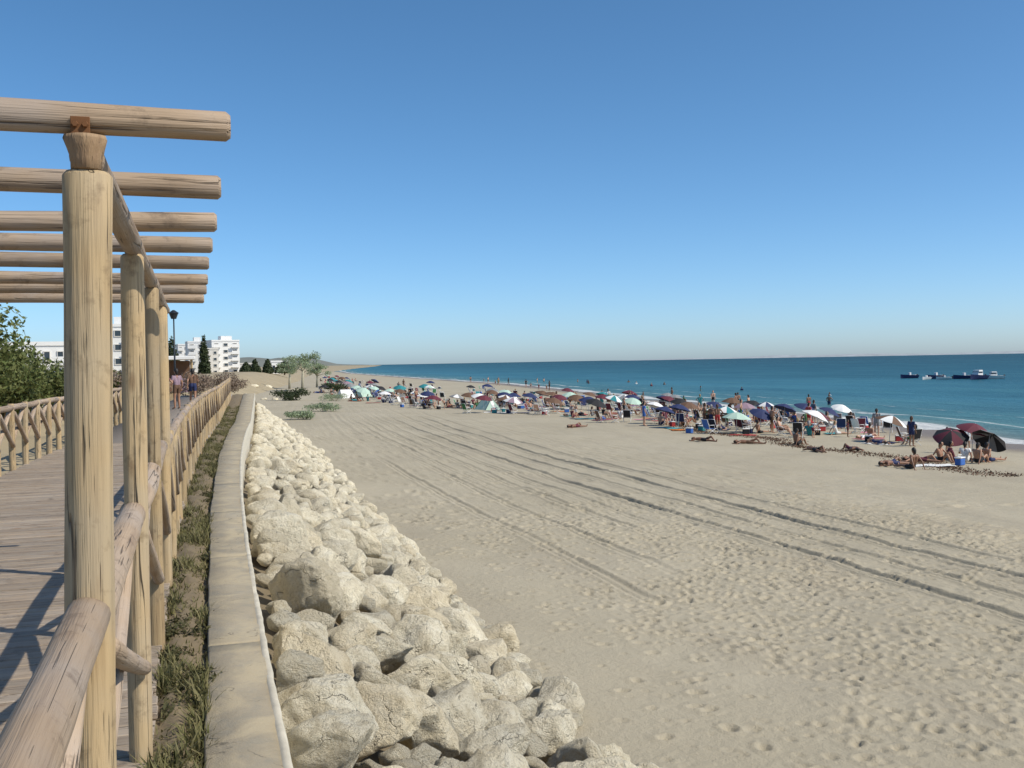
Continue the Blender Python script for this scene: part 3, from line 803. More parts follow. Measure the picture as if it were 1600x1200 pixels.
def rock_mesh(seed, sub):
    rg = np.random.default_rng(1000 + seed); P, F = ico(sub); P = P.copy()
    q = P.copy()
    # large facets
    for k in range(rg.integers(12, 18)):
        nrm = rg.normal(size=3); nrm /= np.linalg.norm(nrm); d = rg.uniform(0.55, 0.88)
        s = q @ nrm; over = np.clip(s - d, 0, None)
        q = q - np.outer(over * 0.95, nrm)
    q *= np.array([1, rg.uniform(0.68, 1.0), rg.uniform(0.55, 0.85)])
    n1 = vnoise(q[:, 0] * 1.7 + seed, q[:, 1] * 1.7, q[:, 2] * 1.7, 31); n2 = vnoise(q[:, 0] * 4.2, q[:, 1] * 4.2 + seed, q[:, 2] * 4.2, 32)
    n3 = vnoise(q[:, 0] * 9, q[:, 1] * 9 + seed, q[:, 2] * 9, 33)
    q = q * (1 + 0.10 * n1 + 0.075 * n2 + 0.04 * n3)[:, None]
    me = np_mesh('rock', q, F, True); me.materials.append(MAT['rock']); return me

def bank_z(x, y):
    w, e = wall_x(y), bank_x(y); u = min(1.2, max(0, (x - w) / (e - w)))
    return -0.42 + (sand_z(e, y) + 0.42) * u
# rubble core under the rocks, coloured dark so the gaps look shaded
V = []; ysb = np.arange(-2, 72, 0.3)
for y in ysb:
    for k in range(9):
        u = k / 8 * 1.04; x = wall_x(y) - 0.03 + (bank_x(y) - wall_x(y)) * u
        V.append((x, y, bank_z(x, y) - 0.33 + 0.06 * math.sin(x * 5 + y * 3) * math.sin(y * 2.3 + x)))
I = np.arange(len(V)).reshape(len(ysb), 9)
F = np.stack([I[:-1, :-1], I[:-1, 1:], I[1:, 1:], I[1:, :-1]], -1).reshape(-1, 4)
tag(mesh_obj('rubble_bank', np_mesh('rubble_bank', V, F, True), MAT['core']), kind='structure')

rocks = []                            # x, y, z, r
rg = np.random.default_rng(77)
def try_rocks(tries, rmin, rmax, sep, lift, y0=3.2, y1=72, wmin=0.0, umax=1.0, against=None):
    for _ in range(tries):
        y = y0 + (y1 - y0) * rg.random() ** 1.4
        r = rmin + (rmax - rmin) * rg.random() ** 1.6
        w, e = wall_x(y) + r * 0.72 + 0.05, bank_x(y) - r * 0.1
        if e <= w: continue
        u = wmin + rg.random() * (umax - wmin); x = w + (e - w) * u
        if any((x - a) ** 2 + (y - b) ** 2 < (sep * (r + q)) ** 2 for a, b, c, q in rocks if abs(b - y) < 1.6): continue
        rocks.append((x, y, bank_z(x, y) + lift * r, r))
try_rocks(300, 0.36, 0.50, 0.72, 0.22, 4.0, 18)
try_rocks(1900, 0.26, 0.38, 0.71, 0.22)
try_rocks(5000, 0.16, 0.27, 0.70, 0.22)
try_rocks(2600, 0.09, 0.17, 0.74, 0.25)
rock_all = sorted(rocks, key=lambda q: -q[3] / (Vector(q[:3]) - EYE).length)
def in_frame(q):
    px, py, z = project(q[:3]); R = q[3] * 1600 / max(z, .1)
    return z > 0.3 and -R < px < 1600 + R and -R < py < 1200 + R
vis = [q for q in rock_all if in_frame(q)]
solo, rest = vis[:290], vis[290:]
shared = [rock_mesh(100 + k, 3) for k in range(16)]
tiny = [rock_mesh(200 + k, 2) for k in range(8)]
recs = []
for k, (x, y, z, r) in enumerate(solo):
    me = rock_mesh(k, 5 if k < 14 else 4) if k < 60 else shared[k % 16]
    o = bpy.data.objects.new('rock', me); o.location = (x, y, z); o.scale = (r * rg.uniform(1.0, 1.22), r * rg.uniform(0.95, 1.1), r * rg.uniform(0.9, 1.15))
    o.rotation_euler = (rg.normal() * 0.35, rg.normal() * 0.35, rg.random() * 6.283); link(o)
    u = (x - wall_x(y)) / (bank_x(y) - wall_x(y))
    zone = 'against the concrete wall' if u < 0.27 else 'on the upper slope' if u < 0.52 else 'on the lower slope' if u < 0.8 else 'at the sand edge'
    size = 'large' if r > 0.38 else 'medium' if r > 0.25 else 'small' if r > 0.16 else 'very small'
    recs.append((size, zone, project((x, y, z))[1], o))
from collections import defaultdict
bk = defaultdict(list)
for s, zn, py, o in recs: bk[(s, zn)].append((py, o))
for (s, zn), L in bk.items():
    L.sort(key=lambda q: -q[0])
    for i, (py, o) in enumerate(L):
        lab = f'{s} pale limestone rock {zn}, ' + (f'{ordinal(i + 1)} up from the frame bottom' if i else 'nearest the frame bottom')
        tag(o, lab, 'rock', 'limestone rocks of the sea defence')
# the small remainder as one mass
VV, FF = [], []; base = 0
for k, (x, y, z, r) in enumerate(rest):
    me = tiny[k % 8]; n = len(me.vertices); co = np.empty(n * 3, dtype=np.float32); me.vertices.foreach_get('co', co); co = co.reshape(-1, 3)
    a = rg.random() * 6.283; R = np.array([[math.cos(a), -math.sin(a), 0], [math.sin(a), math.cos(a), 0], [0, 0, 1]])
    VV.append(co @ R.T * r + np.array([x, y, z])); FF.append(ico(2)[1] + base); base += n
if VV:
    o = mesh_obj('rubble', np_mesh('rubble', np.concatenate(VV), np.concatenate(FF), True), MAT['rock'])
    tag(o, 'small pale rubble filling gaps along the far rock bank', 'rubble', kind='stuff')

# ------------------------------------------------------------------ shrubs and trees
def leaf_cloud(blobs, count, size, seed, squash=0.8):
    """leaf-sized quads through a union of ellipsoids (cx,cy,cz,rx,ry,rz)"""
    rg = np.random.default_rng(seed); vol = np.array([b[3] * b[4] * b[5] for b in blobs]); pick = rg.choice(len(blobs), count, p=vol / vol.sum())
    B = np.array(blobs)[pick]; d = rg.normal(size=(count, 3)); d /= np.linalg.norm(d, axis=1)[:, None]
    rad = rg.random(count) ** 0.42
    c = B[:, :3] + d * rad[:, None] * B[:, 3:]
    keep = vnoise(c[:, 0] * 2.2, c[:, 1] * 2.2, c[:, 2] * 2.2 + seed, 41) > -0.28
    c, d = c[keep], d[keep]; m = len(c)
    nrm = d + rg.normal(size=(m, 3)) * 0.7; nrm /= np.linalg.norm(nrm, axis=1)[:, None]
    t = np.cross(nrm, rg.normal(size=(m, 3))); t /= np.linalg.norm(t, axis=1)[:, None]; bt = np.cross(nrm, t)
    s = size * (0.6 + 0.8 * rg.random(m))[:, None]
    V = np.stack([c - t * s, c + bt * s * 0.42, c + t * s, c - bt * s * 0.42], 1).reshape(-1, 3)
    return V, np.arange(m * 4).reshape(-1, 4)

CREEPER()
def bush(name, loc, rx, ry, h, mat, label, cat, group, count, leaf, seed, stem_mat='bark'):
    rg = random.Random(seed); root = tag(empty(name, loc), label, cat, group)
    bl = []
    for k in range(9):
        a = rg.uniform(0, 6.283); q = rg.uniform(0.15, 0.75); s = rg.uniform(0.36, 0.6)
        bl.append((math.cos(a) * rx * q, math.sin(a) * ry * q, h * rg.uniform(0.3, 0.72), rx * s, ry * s, h * rg.uniform(0.24, 0.36)))
    V, F = leaf_cloud(bl, count, leaf, seed); V[:, 2] = np.maximum(V[:, 2], 0.02)
    mesh_obj('crown', np_mesh('crown', V, F), MAT[mat], root)
    bm = bmesh.new()
    for b in bl[:6]: bm_tube(bm, (b[0] * 0.1, b[1] * 0.1, -0.1), (b[0] * 0.8, b[1] * 0.8, b[2]), 0.035 * h / 2, 0.012 * h / 2, 6)
    mesh_obj('stem', bm_mesh(bm, 'stem', True), MAT[stem_mat], root)
    return root

SH = [(-5.9, 29.0, 1.8, 3.6, 'broad leafy green shrub at the left frame edge'), (-6.8, 32.0, 2.0, 4.0, 'tallest green shrub at the left frame edge, behind the broad one'),
      (-5.6, 33.5, 1.5, 2.6, 'rounded green shrub in front of the tallest one'), (-6.4, 37.0, 1.9, 2.5, 'dense green shrub left of the first pergola post'),
      (-5.5, 40.0, 1.6, 2.1, 'low olive shrub above the landward railing'), (-6.3, 44.5, 1.9, 2.3, 'bushy shrub touching the first pergola post'),
      (-5.6, 51.0, 1.8, 2.2, 'far green shrub glimpsed beside the first post'), (-5.0, 58.0, 1.8, 2.2, 'farthest green shrub between the pergola posts')]
for i, (x, y, r, h, lab) in enumerate(SH):
    bush('shrub', (x, y, land_z(x, y) - 0.05), r, r * 1.1, h, 'leaf', lab, 'shrub', 'shrubs on the landward bank', 11000 if i < 4 else 7000, 0.075, 50 + i)
# dry brown bushes at the curve of the boardwalk
for i, (x, y, r, h, lab) in enumerate([(-3.6, 58, 1.5, 1.9, 'dry brown bush behind the walkers on the boardwalk'), (0.2, 66, 1.4, 1.7, 'mauve-brown dry bush at the boardwalk curve'),
                                       (1.9, 74, 1.5, 1.6, 'dry bush right of the boardwalk curve below the white block')]):
    bush('dry_bush', (x, y, -0.15), r, r, h, 'dry', lab, 'bush', 'dry bushes at the curve', 4500, 0.07, 80 + i)
for i, (x, y, r, h, lab) in enumerate([(11.5, 132, 2.4, 1.7, 'dark bush left of the pale-trunked tree'),
                                       (21.5, 168, 3.0, 1.8, 'dark green bush at the foot of the pale-trunked tree')]):
    bush('dark_bush', (x, y, max(land_z(x, y), sand_z(x, y)) - 0.15), r, r, h, 'leaf_dark', lab, 'bush', 'dark bushes on the far dune', 3500, 0.12, 90 + i)

def ray_xy(px, dist):                 # ground position at a bearing and distance
    a = YAW + math.atan((px - 800) / 1600); return math.sin(a) * dist, math.cos(a) * dist
def pale_tree(px, dist, h, r, label, seed):
    x, y = ray_xy(px, dist); root = tag(empty('tamarisk_tree', (x, y, sand_z(x, y) - 0.1)), label, 'tree', 'pale trees at the back of the beach'); rgt = random.Random(seed)
    bm = bmesh.new(); top = Vector((0.15 * h * 0.2, 0, h * 0.55)); bm_tube(bm, (0, 0, -0.2), top, 0.26, 0.17, 8)
    mesh_obj('trunk', bm_mesh(bm, 'trunk', True), MAT['palm_bark'], root); bl = []
    for k in range(13):
        a = rgt.uniform(0, 6.283); q = rgt.uniform(0.1, 0.9); e = Vector((math.cos(a) * r * q, math.sin(a) * r * q, h * rgt.uniform(0.55, 0.95)))
        bm = bmesh.new(); bm_tube(bm, top * rgt.uniform(0.75, 1.0), e, 0.08, 0.02, 6); mesh_obj('limb', bm_mesh(bm, 'limb', True), MAT['palm_bark'], root)
        bl.append((e.x, e.y, e.z, r * rgt.uniform(0.22, 0.42), r * rgt.uniform(0.22, 0.42), h * rgt.uniform(0.07, 0.14)))
    V, F = leaf_cloud(bl, 3000, 0.15, seed); mesh_obj('crown', np_mesh('crown', V, F), MAT['leaf_pale'], root)
pale_tree(472, 185, 7.4, 3.6, 'pale-trunked airy light green tree at the back of the beach', 7)
pale_tree(452, 205, 6.4, 3.2, 'light green tree just left of the pale-trunked one', 8)
pale_tree(495, 215, 5.4, 3.4, 'low spreading light green tree seaward of the pale-trunked one', 9)

def cypress(loc, h, r, label, seed):
    root = tag(empty('cypress_tree', loc), label, 'tree', 'dark cypress trees by the white blocks')
    bl = [(0, 0, h * (0.12 + 0.86 * k / 9), r * (1.0 - 0.75 * (k / 9) ** 1.6), r * (1.0 - 0.75 * (k / 9) ** 1.6), h * 0.1) for k in range(10)]
    V, F = leaf_cloud(bl, 3500, 0.32, seed); mesh_obj('crown', np_mesh('crown', V, F), MAT['leaf_dark'], root)
    bm = bmesh.new(); bm_tube(bm, (0, 0, -0.5), (0, 0, h * 0.7), 0.22, 0.08, 8); mesh_obj('trunk', bm_mesh(bm, 'trunk', True), MAT['bark'], root)
for i, (px, dist, h, r, lab) in enumerate([(270, 235, 8.5, 1.9, 'bushy dark cypress left of the white tower blocks'), (320, 240, 9.0, 1.5, 'slim dark cypress just left of the tallest white block'),
                                           (385, 300, 3.4, 2.2, 'low dark tree right of the tallest white block'), (399, 300, 4.2, 1.8, 'dark tree beside the small white house'),
                                           (419, 310, 4.2, 1.8, 'dark tree touching the small white house'), (445, 320, 3.6, 3.6, 'wide grey-green tree right of the small white house')]):
    x, y = ray_xy(px, dist); cypress((x, y, -0.4), h, r, lab, 120 + i)

# ------------------------------------------------------------------ buildings
def building(label, px, dist, w, d, h, floors, cols, rot=0.0, mat='white', balc=True, cat='building', roofbox=True, base=-0.5):
    x, y = ray_xy(px, dist); root = tag(empty('apartment_block' if floors > 2 else 'house', (x, y, base), -math.atan2(x, y) + rot), label, cat)
    bm = bmesh.new(); bm_box(bm, (0, 0, h / 2), (w, d, h)); mesh_obj('wall', bm_mesh(bm, 'wall'), MAT[mat], root)
    bm = bmesh.new()
    bm_box(bm, (0, -d / 2 - 0.02, h + 0.25), (w + 0.1, 0.22, 0.5)); bm_box(bm, (0, d / 2 + 0.02, h + 0.25), (w + 0.1, 0.22, 0.5))
    bm_box(bm, (-w / 2 + 0.06, 0, h + 0.25), (0.2, d - 0.2, 0.5)); bm_box(bm, (w / 2 - 0.06, 0, h + 0.25), (0.2, d - 0.2, 0.5))
    rf = mesh_obj('roof', bm_mesh(bm, 'roof'), MAT[mat], root)
    if roofbox:
        bm = bmesh.new(); bm_box(bm, (w * 0.12, 0, h + 0.9), (w * 0.4, d * 0.4, 1.75)); mesh_obj('stair_tower', bm_mesh(bm, 'stair_tower'), MAT[mat], rf)
    fh = h / floors; cw = w / cols
    bm = bmesh.new(); bm_box(bm, (0, 0, 0), (cw * 0.40, 0.06, fh * 0.38)); wm = bm_mesh(bm, 'window'); wm.materials.append(MAT['glass'])
    bm = bmesh.new()
    for sx in (-1, 1): bm_box(bm, (sx * cw * 0.225, 0, 0), (cw * 0.05, 0.16, fh * 0.48))
    for sz in (-1, 1): bm_box(bm, (0, 0, sz * fh * 0.215), (cw * 0.40, 0.16, fh * 0.05))
    fm = bm_mesh(bm, 'frame'); fm.materials.append(MAT['offwhite'])
    bm = bmesh.new(); bm_box(bm, (0, 0, 0), (cw * 0.86, 1.0, 0.14)); bm_box(bm, (0, -0.46, 0.52), (cw * 0.84, 0.08, 0.9)); bmm = bm_mesh(bm, 'balcony'); bmm.materials.append(MAT[mat])
    for f in range(floors):
        for c in range(cols):
            p = Vector((-w / 2 + cw * (c + 0.5), -d / 2 - 0.035, fh * (f + 0.52)))
            wo_ = bpy.data.objects.new('window', wm); wo_.location = p; link(wo_, root)
            fo_ = bpy.data.objects.new('frame', fm); fo_.location = (0, -0.02, 0); link(fo_, wo_)
            if balc and f > 0 and c % 2 == 0:
                b_ = bpy.data.objects.new('balcony', bmm); b_.location = p + Vector((0, -0.55, -fh * 0.40)); link(b_, root)
    return root
building('tallest white apartment block right of the pergola, stepped roof', 348, 330, 8.4, 9, 10.2, 5, 3, 0.25)
building('narrow white block between the two dark cypresses', 306, 345, 5.2, 8, 10.3, 5, 2, 0.1)
building('white tower block nearest the pergola posts', 286, 360, 3.4, 8, 9.8, 5, 2, 0.1, roofbox=False)
building('lower white block joined in front of the tallest one', 328, 320, 4.0, 7, 7.6, 4, 2, 0.2, 'offwhite', roofbox=False)
building('small white house far off between dark trees', 431, 330, 3.6, 4, 3.6, 1, 2, 0.2, balc=False, roofbox=False)
building('long low white building behind the shrubs at left', 64, 140, 9.0, 6, 5.3, 2, 6, 0.0, roofbox=False)
building('white building glimpsed between the first two pergola posts', 186, 190, 7.0, 7, 9.5, 4, 3, 0.0)
building('pale low villas right of the tallest block', 385, 420, 9, 6, 3.4, 1, 4, 0.1, 'offwhite', balc=False, roofbox=False)

# kiosk with a white flat roof beside the boardwalk
x, y = ray_xy(262, 86)
k_ = tag(empty('kiosk', (x, y, -0.15), -math.atan2(x, y)), 'small kiosk with flat white roof behind the boardwalk walkers', 'kiosk')
bm = bmesh.new(); bm_box(bm, (0, 0, 2.72), (4.2, 3.6, 0.30), bevel=0.04); mesh_obj('roof', bm_mesh(bm, 'roof'), MAT['white'], k_)
for sx in (-1, 1):
    for sy in (-1, 1):
        bm = bmesh.new(); bm_tube(bm, (sx * 1.85, sy * 1.5, 0), (sx * 1.85, sy * 1.5, 2.6), 0.07, 0.07, 8); mesh_obj('post', bm_mesh(bm, 'post'), MAT['post'], k_)
bm = bmesh.new(); bm_box(bm, (0, -1.35, 0.55), (3.5, 0.35, 1.1), bevel=0.02); mesh_obj('counter', bm_mesh(bm, 'counter'), CM['mauve'], k_)
bm = bmesh.new(); bm_box(bm, (0, 1.3, 1.25), (3.5, 0.12, 2.5)); mesh_obj('back_wall', bm_mesh(bm, 'back_wall'), CM['brown'], k_)

# street lamps along the landward side
def lamp_post(loc, h, label):
    root = tag(empty('street_lamp', loc), label, 'lamp', 'street lamps of the promenade')
    bm = bmesh.new(); bm_tube(bm, (0, 0, -0.3), (0, 0, h - 0.2), 0.06, 0.035, 8); mesh_obj('pole', bm_mesh(bm, 'pole', True), MAT['darkmetal'], root)
    bm = bmesh.new(); bm_tube(bm, (0, 0, h - 0.25), (0, 0, h + 0.05), 0.13, 0.24, 8); bm_tube(bm, (0, 0, h + 0.052), (0, 0, h + 0.22), 0.29, 0.05, 8)
    mesh_obj('lamp_head', bm_mesh(bm, 'lamp_head'), MAT['darkmetal'], root)
    bm = bmesh.new(); bm_tube(bm, (0, 0, 0), (0, 0, 0.5), 0.12, 0.075, 8); mesh_obj('base', bm_mesh(bm, 'base'), MAT['darkmetal'], root)
for (px, dist, lab) in ((274, 57, 'dark street lamp right of the pergola posts, above the kiosk'),):
    x, y = ray_xy(px, dist); lamp_post((x, y, land_z(x, y)), 4.75, lab)

# ------------------------------------------------------------------ people
def figure(pose):
    """joint positions (facing +Y, standing height 1.70) -> primitives (kind, a, b, ra, rb, slot); slots: 0 skin 1 hips 2 belly 3 chest 4 hair"""
    P = []
    cap = lambda a, b, ra, rb, s: P.append((Vector(a), Vector(b), ra, rb, s))
    def limb_leg(hip, knee, ankle, toe):
        hip, knee, ankle, toe = map(Vector, (hip, knee, ankle, toe)); m = hip.lerp(knee, 0.45)
        cap(hip, m, 0.088, 0.078, 1); cap(m, knee, 0.074, 0.054, 0); cap(knee, knee.lerp(ankle, 0.35), 0.052, 0.055, 0); cap(knee.lerp(ankle, 0.35), ankle, 0.055, 0.035, 0); cap(ankle, toe, 0.038, 0.028, 0)
    def limb_arm(sh, el, wr):
        sh, el, wr = map(Vector, (sh, el, wr)); m = sh.lerp(el, 0.5)
        cap(sh, m, 0.055, 0.046, 3); cap(m, el, 0.044, 0.037, 0); cap(el, wr, 0.037, 0.025, 0)
        d = (wr - el).normalized(); sd_ = d.cross(Vector((0.3, 0.8, 0.52))).normalized(); pl = wr + d * 0.075
        cap(wr, pl, 0.024, 0.030, 0)
        for q, (o, l) in enumerate(((-0.027, 0.062), (-0.009, 0.074), (0.009, 0.07), (0.027, 0.055))):
            cap(pl + sd_ * o, pl + sd_ * o * 1.15 + d * l, 0.0105, 0.008, 0)
        cap(wr + d * 0.025 + sd_ * 0.02, wr + d * 0.075 + sd_ * 0.062, 0.012, 0.009, 0)
    def trunk(pel, chest, neck, head, look=(0, 1, 0)):
        pel, chest, neck, head = map(Vector, (pel, chest, neck, head)); ax = (chest - pel).normalized(); X = Vector((1, 0, 0))
        for s in (-1, 1):
            cap(pel + X * s * 0.065, pel + X * s * 0.055 + ax * 0.10, 0.105, 0.098, 1)
            cap(pel + X * s * 0.05 + ax * 0.10, chest + X * s * 0.065 - ax * 0.10, 0.095, 0.105, 2)
            cap(chest + X * s * 0.07 - ax * 0.10, chest + X * s * 0.095 + ax * 0.06, 0.108, 0.092, 3)
            cap(chest + X * s * 0.06 + ax * 0.1, chest + X * s * 0.165 + ax * 0.11, 0.07, 0.056, 3)
        cap(chest + ax * 0.1, neck, 0.06, 0.052, 0); cap(neck, head, 0.052, 0.06, 0)
        L = Vector(look).normalized(); U = (head - neck).normalized()
        cap(head + U * 0.02, head + U * 0.085, 0.078, 0.082, 0); cap(head - U * 0.035 + L * 0.03, head + U * 0.03 + L * 0.02, 0.052, 0.07, 0)
        cap(head + L * 0.09 + U * 0.03, head + L * 0.105 - U * 0.005, 0.010, 0.017, 0)
        for s in (-1, 1): cap(head + X * s * 0.082 + U * 0.0, head + X * s * 0.086 + U * 0.045, 0.014, 0.02, 0)
        cap(head + U * 0.10 - L * 0.03, head + U * 0.075 - L * 0.02, 0.088, 0.092, 4); cap(head + U * 0.06 - L * 0.05, head - U * 0.05 - L * 0.045, 0.08, 0.055, 4)
    if pose in ('stand', 'hips', 'wave'):
        trunk((0, 0, 0.93), (0, 0.01, 1.27), (0, 0, 1.47), (0, 0.02, 1.57))
        for s in (-1, 1): limb_leg((s * .09, 0, .90), (s * .10, .02, .49), (s * .11, -.01, .085), (s * .135, .14, .035))
        if pose == 'stand':
            for s in (-1, 1): limb_arm((s * .18, 0, 1.40), (s * .25, -.03, 1.12), (s * .26, .05, .88))
        elif pose == 'hips':
            for s in (-1, 1): limb_arm((s * .18, 0, 1.40), (s * .37, -.06, 1.17), (s * .20, .05, 1.0))
        else:
            limb_arm((-.18, 0, 1.40), (-.25, -.02, 1.12), (-.25, .06, .88)); limb_arm((.18, 0, 1.40), (.33, .1, 1.26), (.27, .26, 1.44))
    elif pose == 'walk':
        trunk((0, 0, 0.92), (0, 0.035, 1.26), (0, 0.03, 1.46), (0, 0.05, 1.56))
        limb_leg((-.09, 0, .89), (-.09, .17, .50), (-.09, .24, .09), (-.10, .39, .05)); limb_leg((.09, 0, .89), (.09, -.05, .48), (.09, -.30, .14), (.10, -.20, .03))
        limb_arm((-.18, .02, 1.39), (-.24, -.12, 1.13), (-.25, -.10, .90)); limb_arm((.18, .02, 1.39), (.24, .10, 1.13), (.23, .25, .95))
    elif pose == 'sit':
        trunk((0, 0, 0.12), (0, -.06, 0.46), (0, -.03, .66), (0, .01, .76))
        limb_leg((-.09, .02, .12), (-.12, .38, .40), (-.12, .52, .05), (-.13, .66, .035)); limb_leg((.09, .02, .12), (.13, .40, .36), (.12, .56, .05), (.14, .70, .035))
        limb_arm((-.18, -.05, .59), (-.25, .12, .40), (-.12, .33, .40)); limb_arm((.18, -.05, .59), (.27, -.20, .34), (.29, -.33, .08))
    elif pose == 'sitflat':
        trunk((0, 0, 0.12), (0, -.12, 0.44), (0, -.14, .64), (0, -.11, .74))
        for s in (-1, 1): limb_leg((s * .09, .02, .11), (s * .11, .44, .13), (s * .12, .86, .07), (s * .15, .93, .18))
        for s in (-1, 1): limb_arm((s * .18, -.12, .57), (s * .26, -.28, .34), (s * .27, -.42, .06))
    elif pose == 'chair':
        trunk((0, 0, 0.42), (0, -.16, 0.74), (0, -.22, .93), (0, -.20, 1.03))
        for s in (-1, 1): limb_leg((s * .09, .03, .40), (s * .11, .46, .44), (s * .12, .62, .08), (s * .14, .76, .04))
        for s in (-1, 1): limb_arm((s * .18, -.16, .86), (s * .28, -.06, .62), (s * .27, .18, .58))
    elif pose == 'lie':
        trunk((0, 0, 0.12), (0, -.35, 0.14), (0, -.54, .14), (0, -.64, .15), (0, 0, 1))
        limb_leg((-.09, .03, .11), (-.11, .42, .30), (-.11, .62, .05), (-.12, .76, .04)); limb_leg((.09, .03, .11), (.11, .45, .09), (.13, .88, .06), (.15, .93, .17))
        limb_arm((-.18, -.47, .12), (-.33, -.28, .06), (-.30, -.03, .05)); limb_arm((.18, -.47, .12), (.36, -.62, .06), (.2, -.80, .06))
    elif pose == 'bend':
        trunk((0, -.08, 0.90), (0, .20, 1.09), (0, .38, 1.16), (0, .47, 1.18), (0, .8, -.5))
        for s in (-1, 1): limb_leg((s * .09, -.07, .87), (s * .11, .05, .49), (s * .11, -.04, .085), (s * .13, .11, .035))
        for s in (-1, 1): limb_arm((s * .18, .30, 1.13), (s * .22, .36, .85), (s * .14, .46, .62))
    return P

def figure_mesh(pose):
    P = figure(pose); bm = bmesh.new()
    for a, b, ra, rb, s in P:
        if (b - a).length < 1e-4: b = a + Vector((0, 0, 1e-3))
        n = 10; R = frame_for(a, b); L = (b - a).length; rings = []
        prof = [(-ra * math.cos(t), ra * math.sin(t)) for t in (0.45, 1.0)] + [(0, ra), (L, rb)] + [(L + rb * math.cos(t), rb * math.sin(t)) for t in (1.0, 0.45)]
        for z, r in prof: rings.append([bm.verts.new(a + R @ Vector((math.cos(6.2832 * k / n) * r, math.sin(6.2832 * k / n) * r, z))) for k in range(n)])
        p0 = bm.verts.new(a + R @ Vector((0, 0, -ra))); p1 = bm.verts.new(a + R @ Vector((0, 0, L + rb)))
        for i in range(len(rings) - 1):
            for k in range(n): bm.faces.new((rings[i][k], rings[i][(k + 1) % n], rings[i + 1][(k + 1) % n], rings[i + 1][k]))
        for k in range(n): bm.faces.new((p0, rings[0][(k + 1) % n], rings[0][k])); bm.faces.new((p1, rings[-1][k], rings[-1][(k + 1) % n]))
    me = bpy.data.meshes.new('t'); bm.to_mesh(me); bm.free()
    ob = bpy.data.objects.new('t', me); COL.objects.link(ob)
    m = ob.modifiers.new('r', 'REMESH'); m.mode = 'VOXEL'; m.voxel_size = 0.0135
    m = ob.modifiers.new('s', 'SMOOTH'); m.factor = 0.5; m.iterations = 2
    m = ob.modifiers.new('d', 'DECIMATE'); m.ratio = 0.28
    out = bpy.data.meshes.new_from_object(ob.evaluated_get(bpy.context.evaluated_depsgraph_get()))
    bpy.data.objects.remove(ob); bpy.data.meshes.remove(me)
    out.name = 'person_' + pose
    nf = len(out.polygons); c = np.empty(nf * 3, dtype=np.float32); out.polygons.foreach_get('center', c); c = c.reshape(-1, 3)
    best = np.full(nf, 1e9); slot = np.zeros(nf, dtype=np.int32)
    for a, b, ra, rb, s in P:
        a_, d = np.array(a), np.array(b - a); L2 = max(1e-8, d @ d); t = np.clip(((c - a_) @ d) / L2, 0, 1)
        dist = np.linalg.norm(c - a_ - t[:, None] * d, axis=1) - (ra + (rb - ra) * t)
        k = dist < best; best[k] = dist[k]; slot[k] = s
    out.materials.clear()
    for k in range(5): out.materials.append(SKIN[0])
    out.polygons.foreach_set('material_index', slot); out.polygons.foreach_set('use_smooth', np.ones(nf, dtype=bool)); out.update()
    return out
POSES = {p: figure_mesh(p) for p in ('stand', 'hips', 'wave', 'walk', 'sit', 'sitflat', 'chair', 'lie', 'bend')}
POSE_TXT = {'stand': 'standing', 'hips': 'standing hands-on-hips', 'wave': 'standing forearm raised', 'walk': 'walking', 'sit': 'sitting knees-up', 'sitflat': 'sitting legs-out',
            'chair': 'chair-seated', 'lie': 'lying down', 'bend': 'bending forward'}
NP = [0]
LABELLED = []                          # (object, base label, category, group) -> made unique at the end
def person(pose, loc, rz, dress, color, skin, hair, group, where, scale=1.0, color2=None):
    NP[0] += 1
    o = bpy.data.objects.new('person', POSES[pose]); o.location = loc; o.rotation_euler = (0, 0, rz); o.scale = (scale,) * 3; link(o)
    sk = SKIN[skin]; c = CM[color]; c2 = CM[color2 or color]
    mats = {'trunks': (sk, c, sk, sk), 'bikini': (sk, c, sk, sk), 'swimsuit': (sk, c, c, c), 'shirt': (sk, c2, c, c)}[dress]
    for k, m in enumerate((*mats, HAIR[hair])):
        o.material_slots[k].link = 'OBJECT'; o.material_slots[k].material = m
    txt = {'trunks': f'{color} trunks', 'bikini': f'{color} bikini', 'swimsuit': f'{color} one-piece', 'shirt': f'{color} shirt'}[dress]
    who = 'child' if scale < 0.8 else 'person'
    LABELLED.append((o, f'{who} {POSE_TXT[pose]} in {txt} {where}', 'person', group))
    return o

# ------------------------------------------------------------------ beach things
def canopy_mesh(r, h, seed):
    n = 8; rings = 7; V, F, MI = [], [], []; sub = 4; N_ = n * sub
    for layer, off in ((0, 0.0), (1, -0.012)):
        V.append((0, 0, h + off))
        for j in range(1, rings + 1):
            u = j / rings
            for k in range(N_):
                a = 6.2832 * k / N_; g = abs(math.sin(a * n / 2)); sag = 1 - 0.055 * u * u * g
                z = h * (1 - u ** 1.55) - 0.03 * u * g + off
                V.append((r * u * sag * math.cos(a), r * u * sag * math.sin(a), z))
    base = 1 + rings * N_
    for layer in (0, 1):
        b = layer * base
        for k in range(N_):
            f = (b, b + 1 + k, b + 1 + (k + 1) % N_); F.append(f if layer == 0 else f[::-1]); MI.append((k // sub) % 2)
            for j in range(rings - 1):
                p = b + 1 + j * N_; f = (p + k, p + N_ + k, p + N_ + (k + 1) % N_, p + (k + 1) % N_); F.append(f if layer == 0 else f[::-1]); MI.append((k // sub) % 2)
    p = 1 + (rings - 1) * N_
    for k in range(N_): F.append((p + k, p + base + k, p + base + (k + 1) % N_, p + (k + 1) % N_)); MI.append((k // sub) % 2)
    me = bpy.data.meshes.new('canopy'); me.from_pydata(V, [], F)
    me.materials.append(CM['white']); me.materials.append(CM['white']); me.polygons.foreach_set('material_index', np.array(MI, dtype=np.int32)); me.update()
    return me
CANOPY = canopy_mesh(1.0, 0.42, 1)
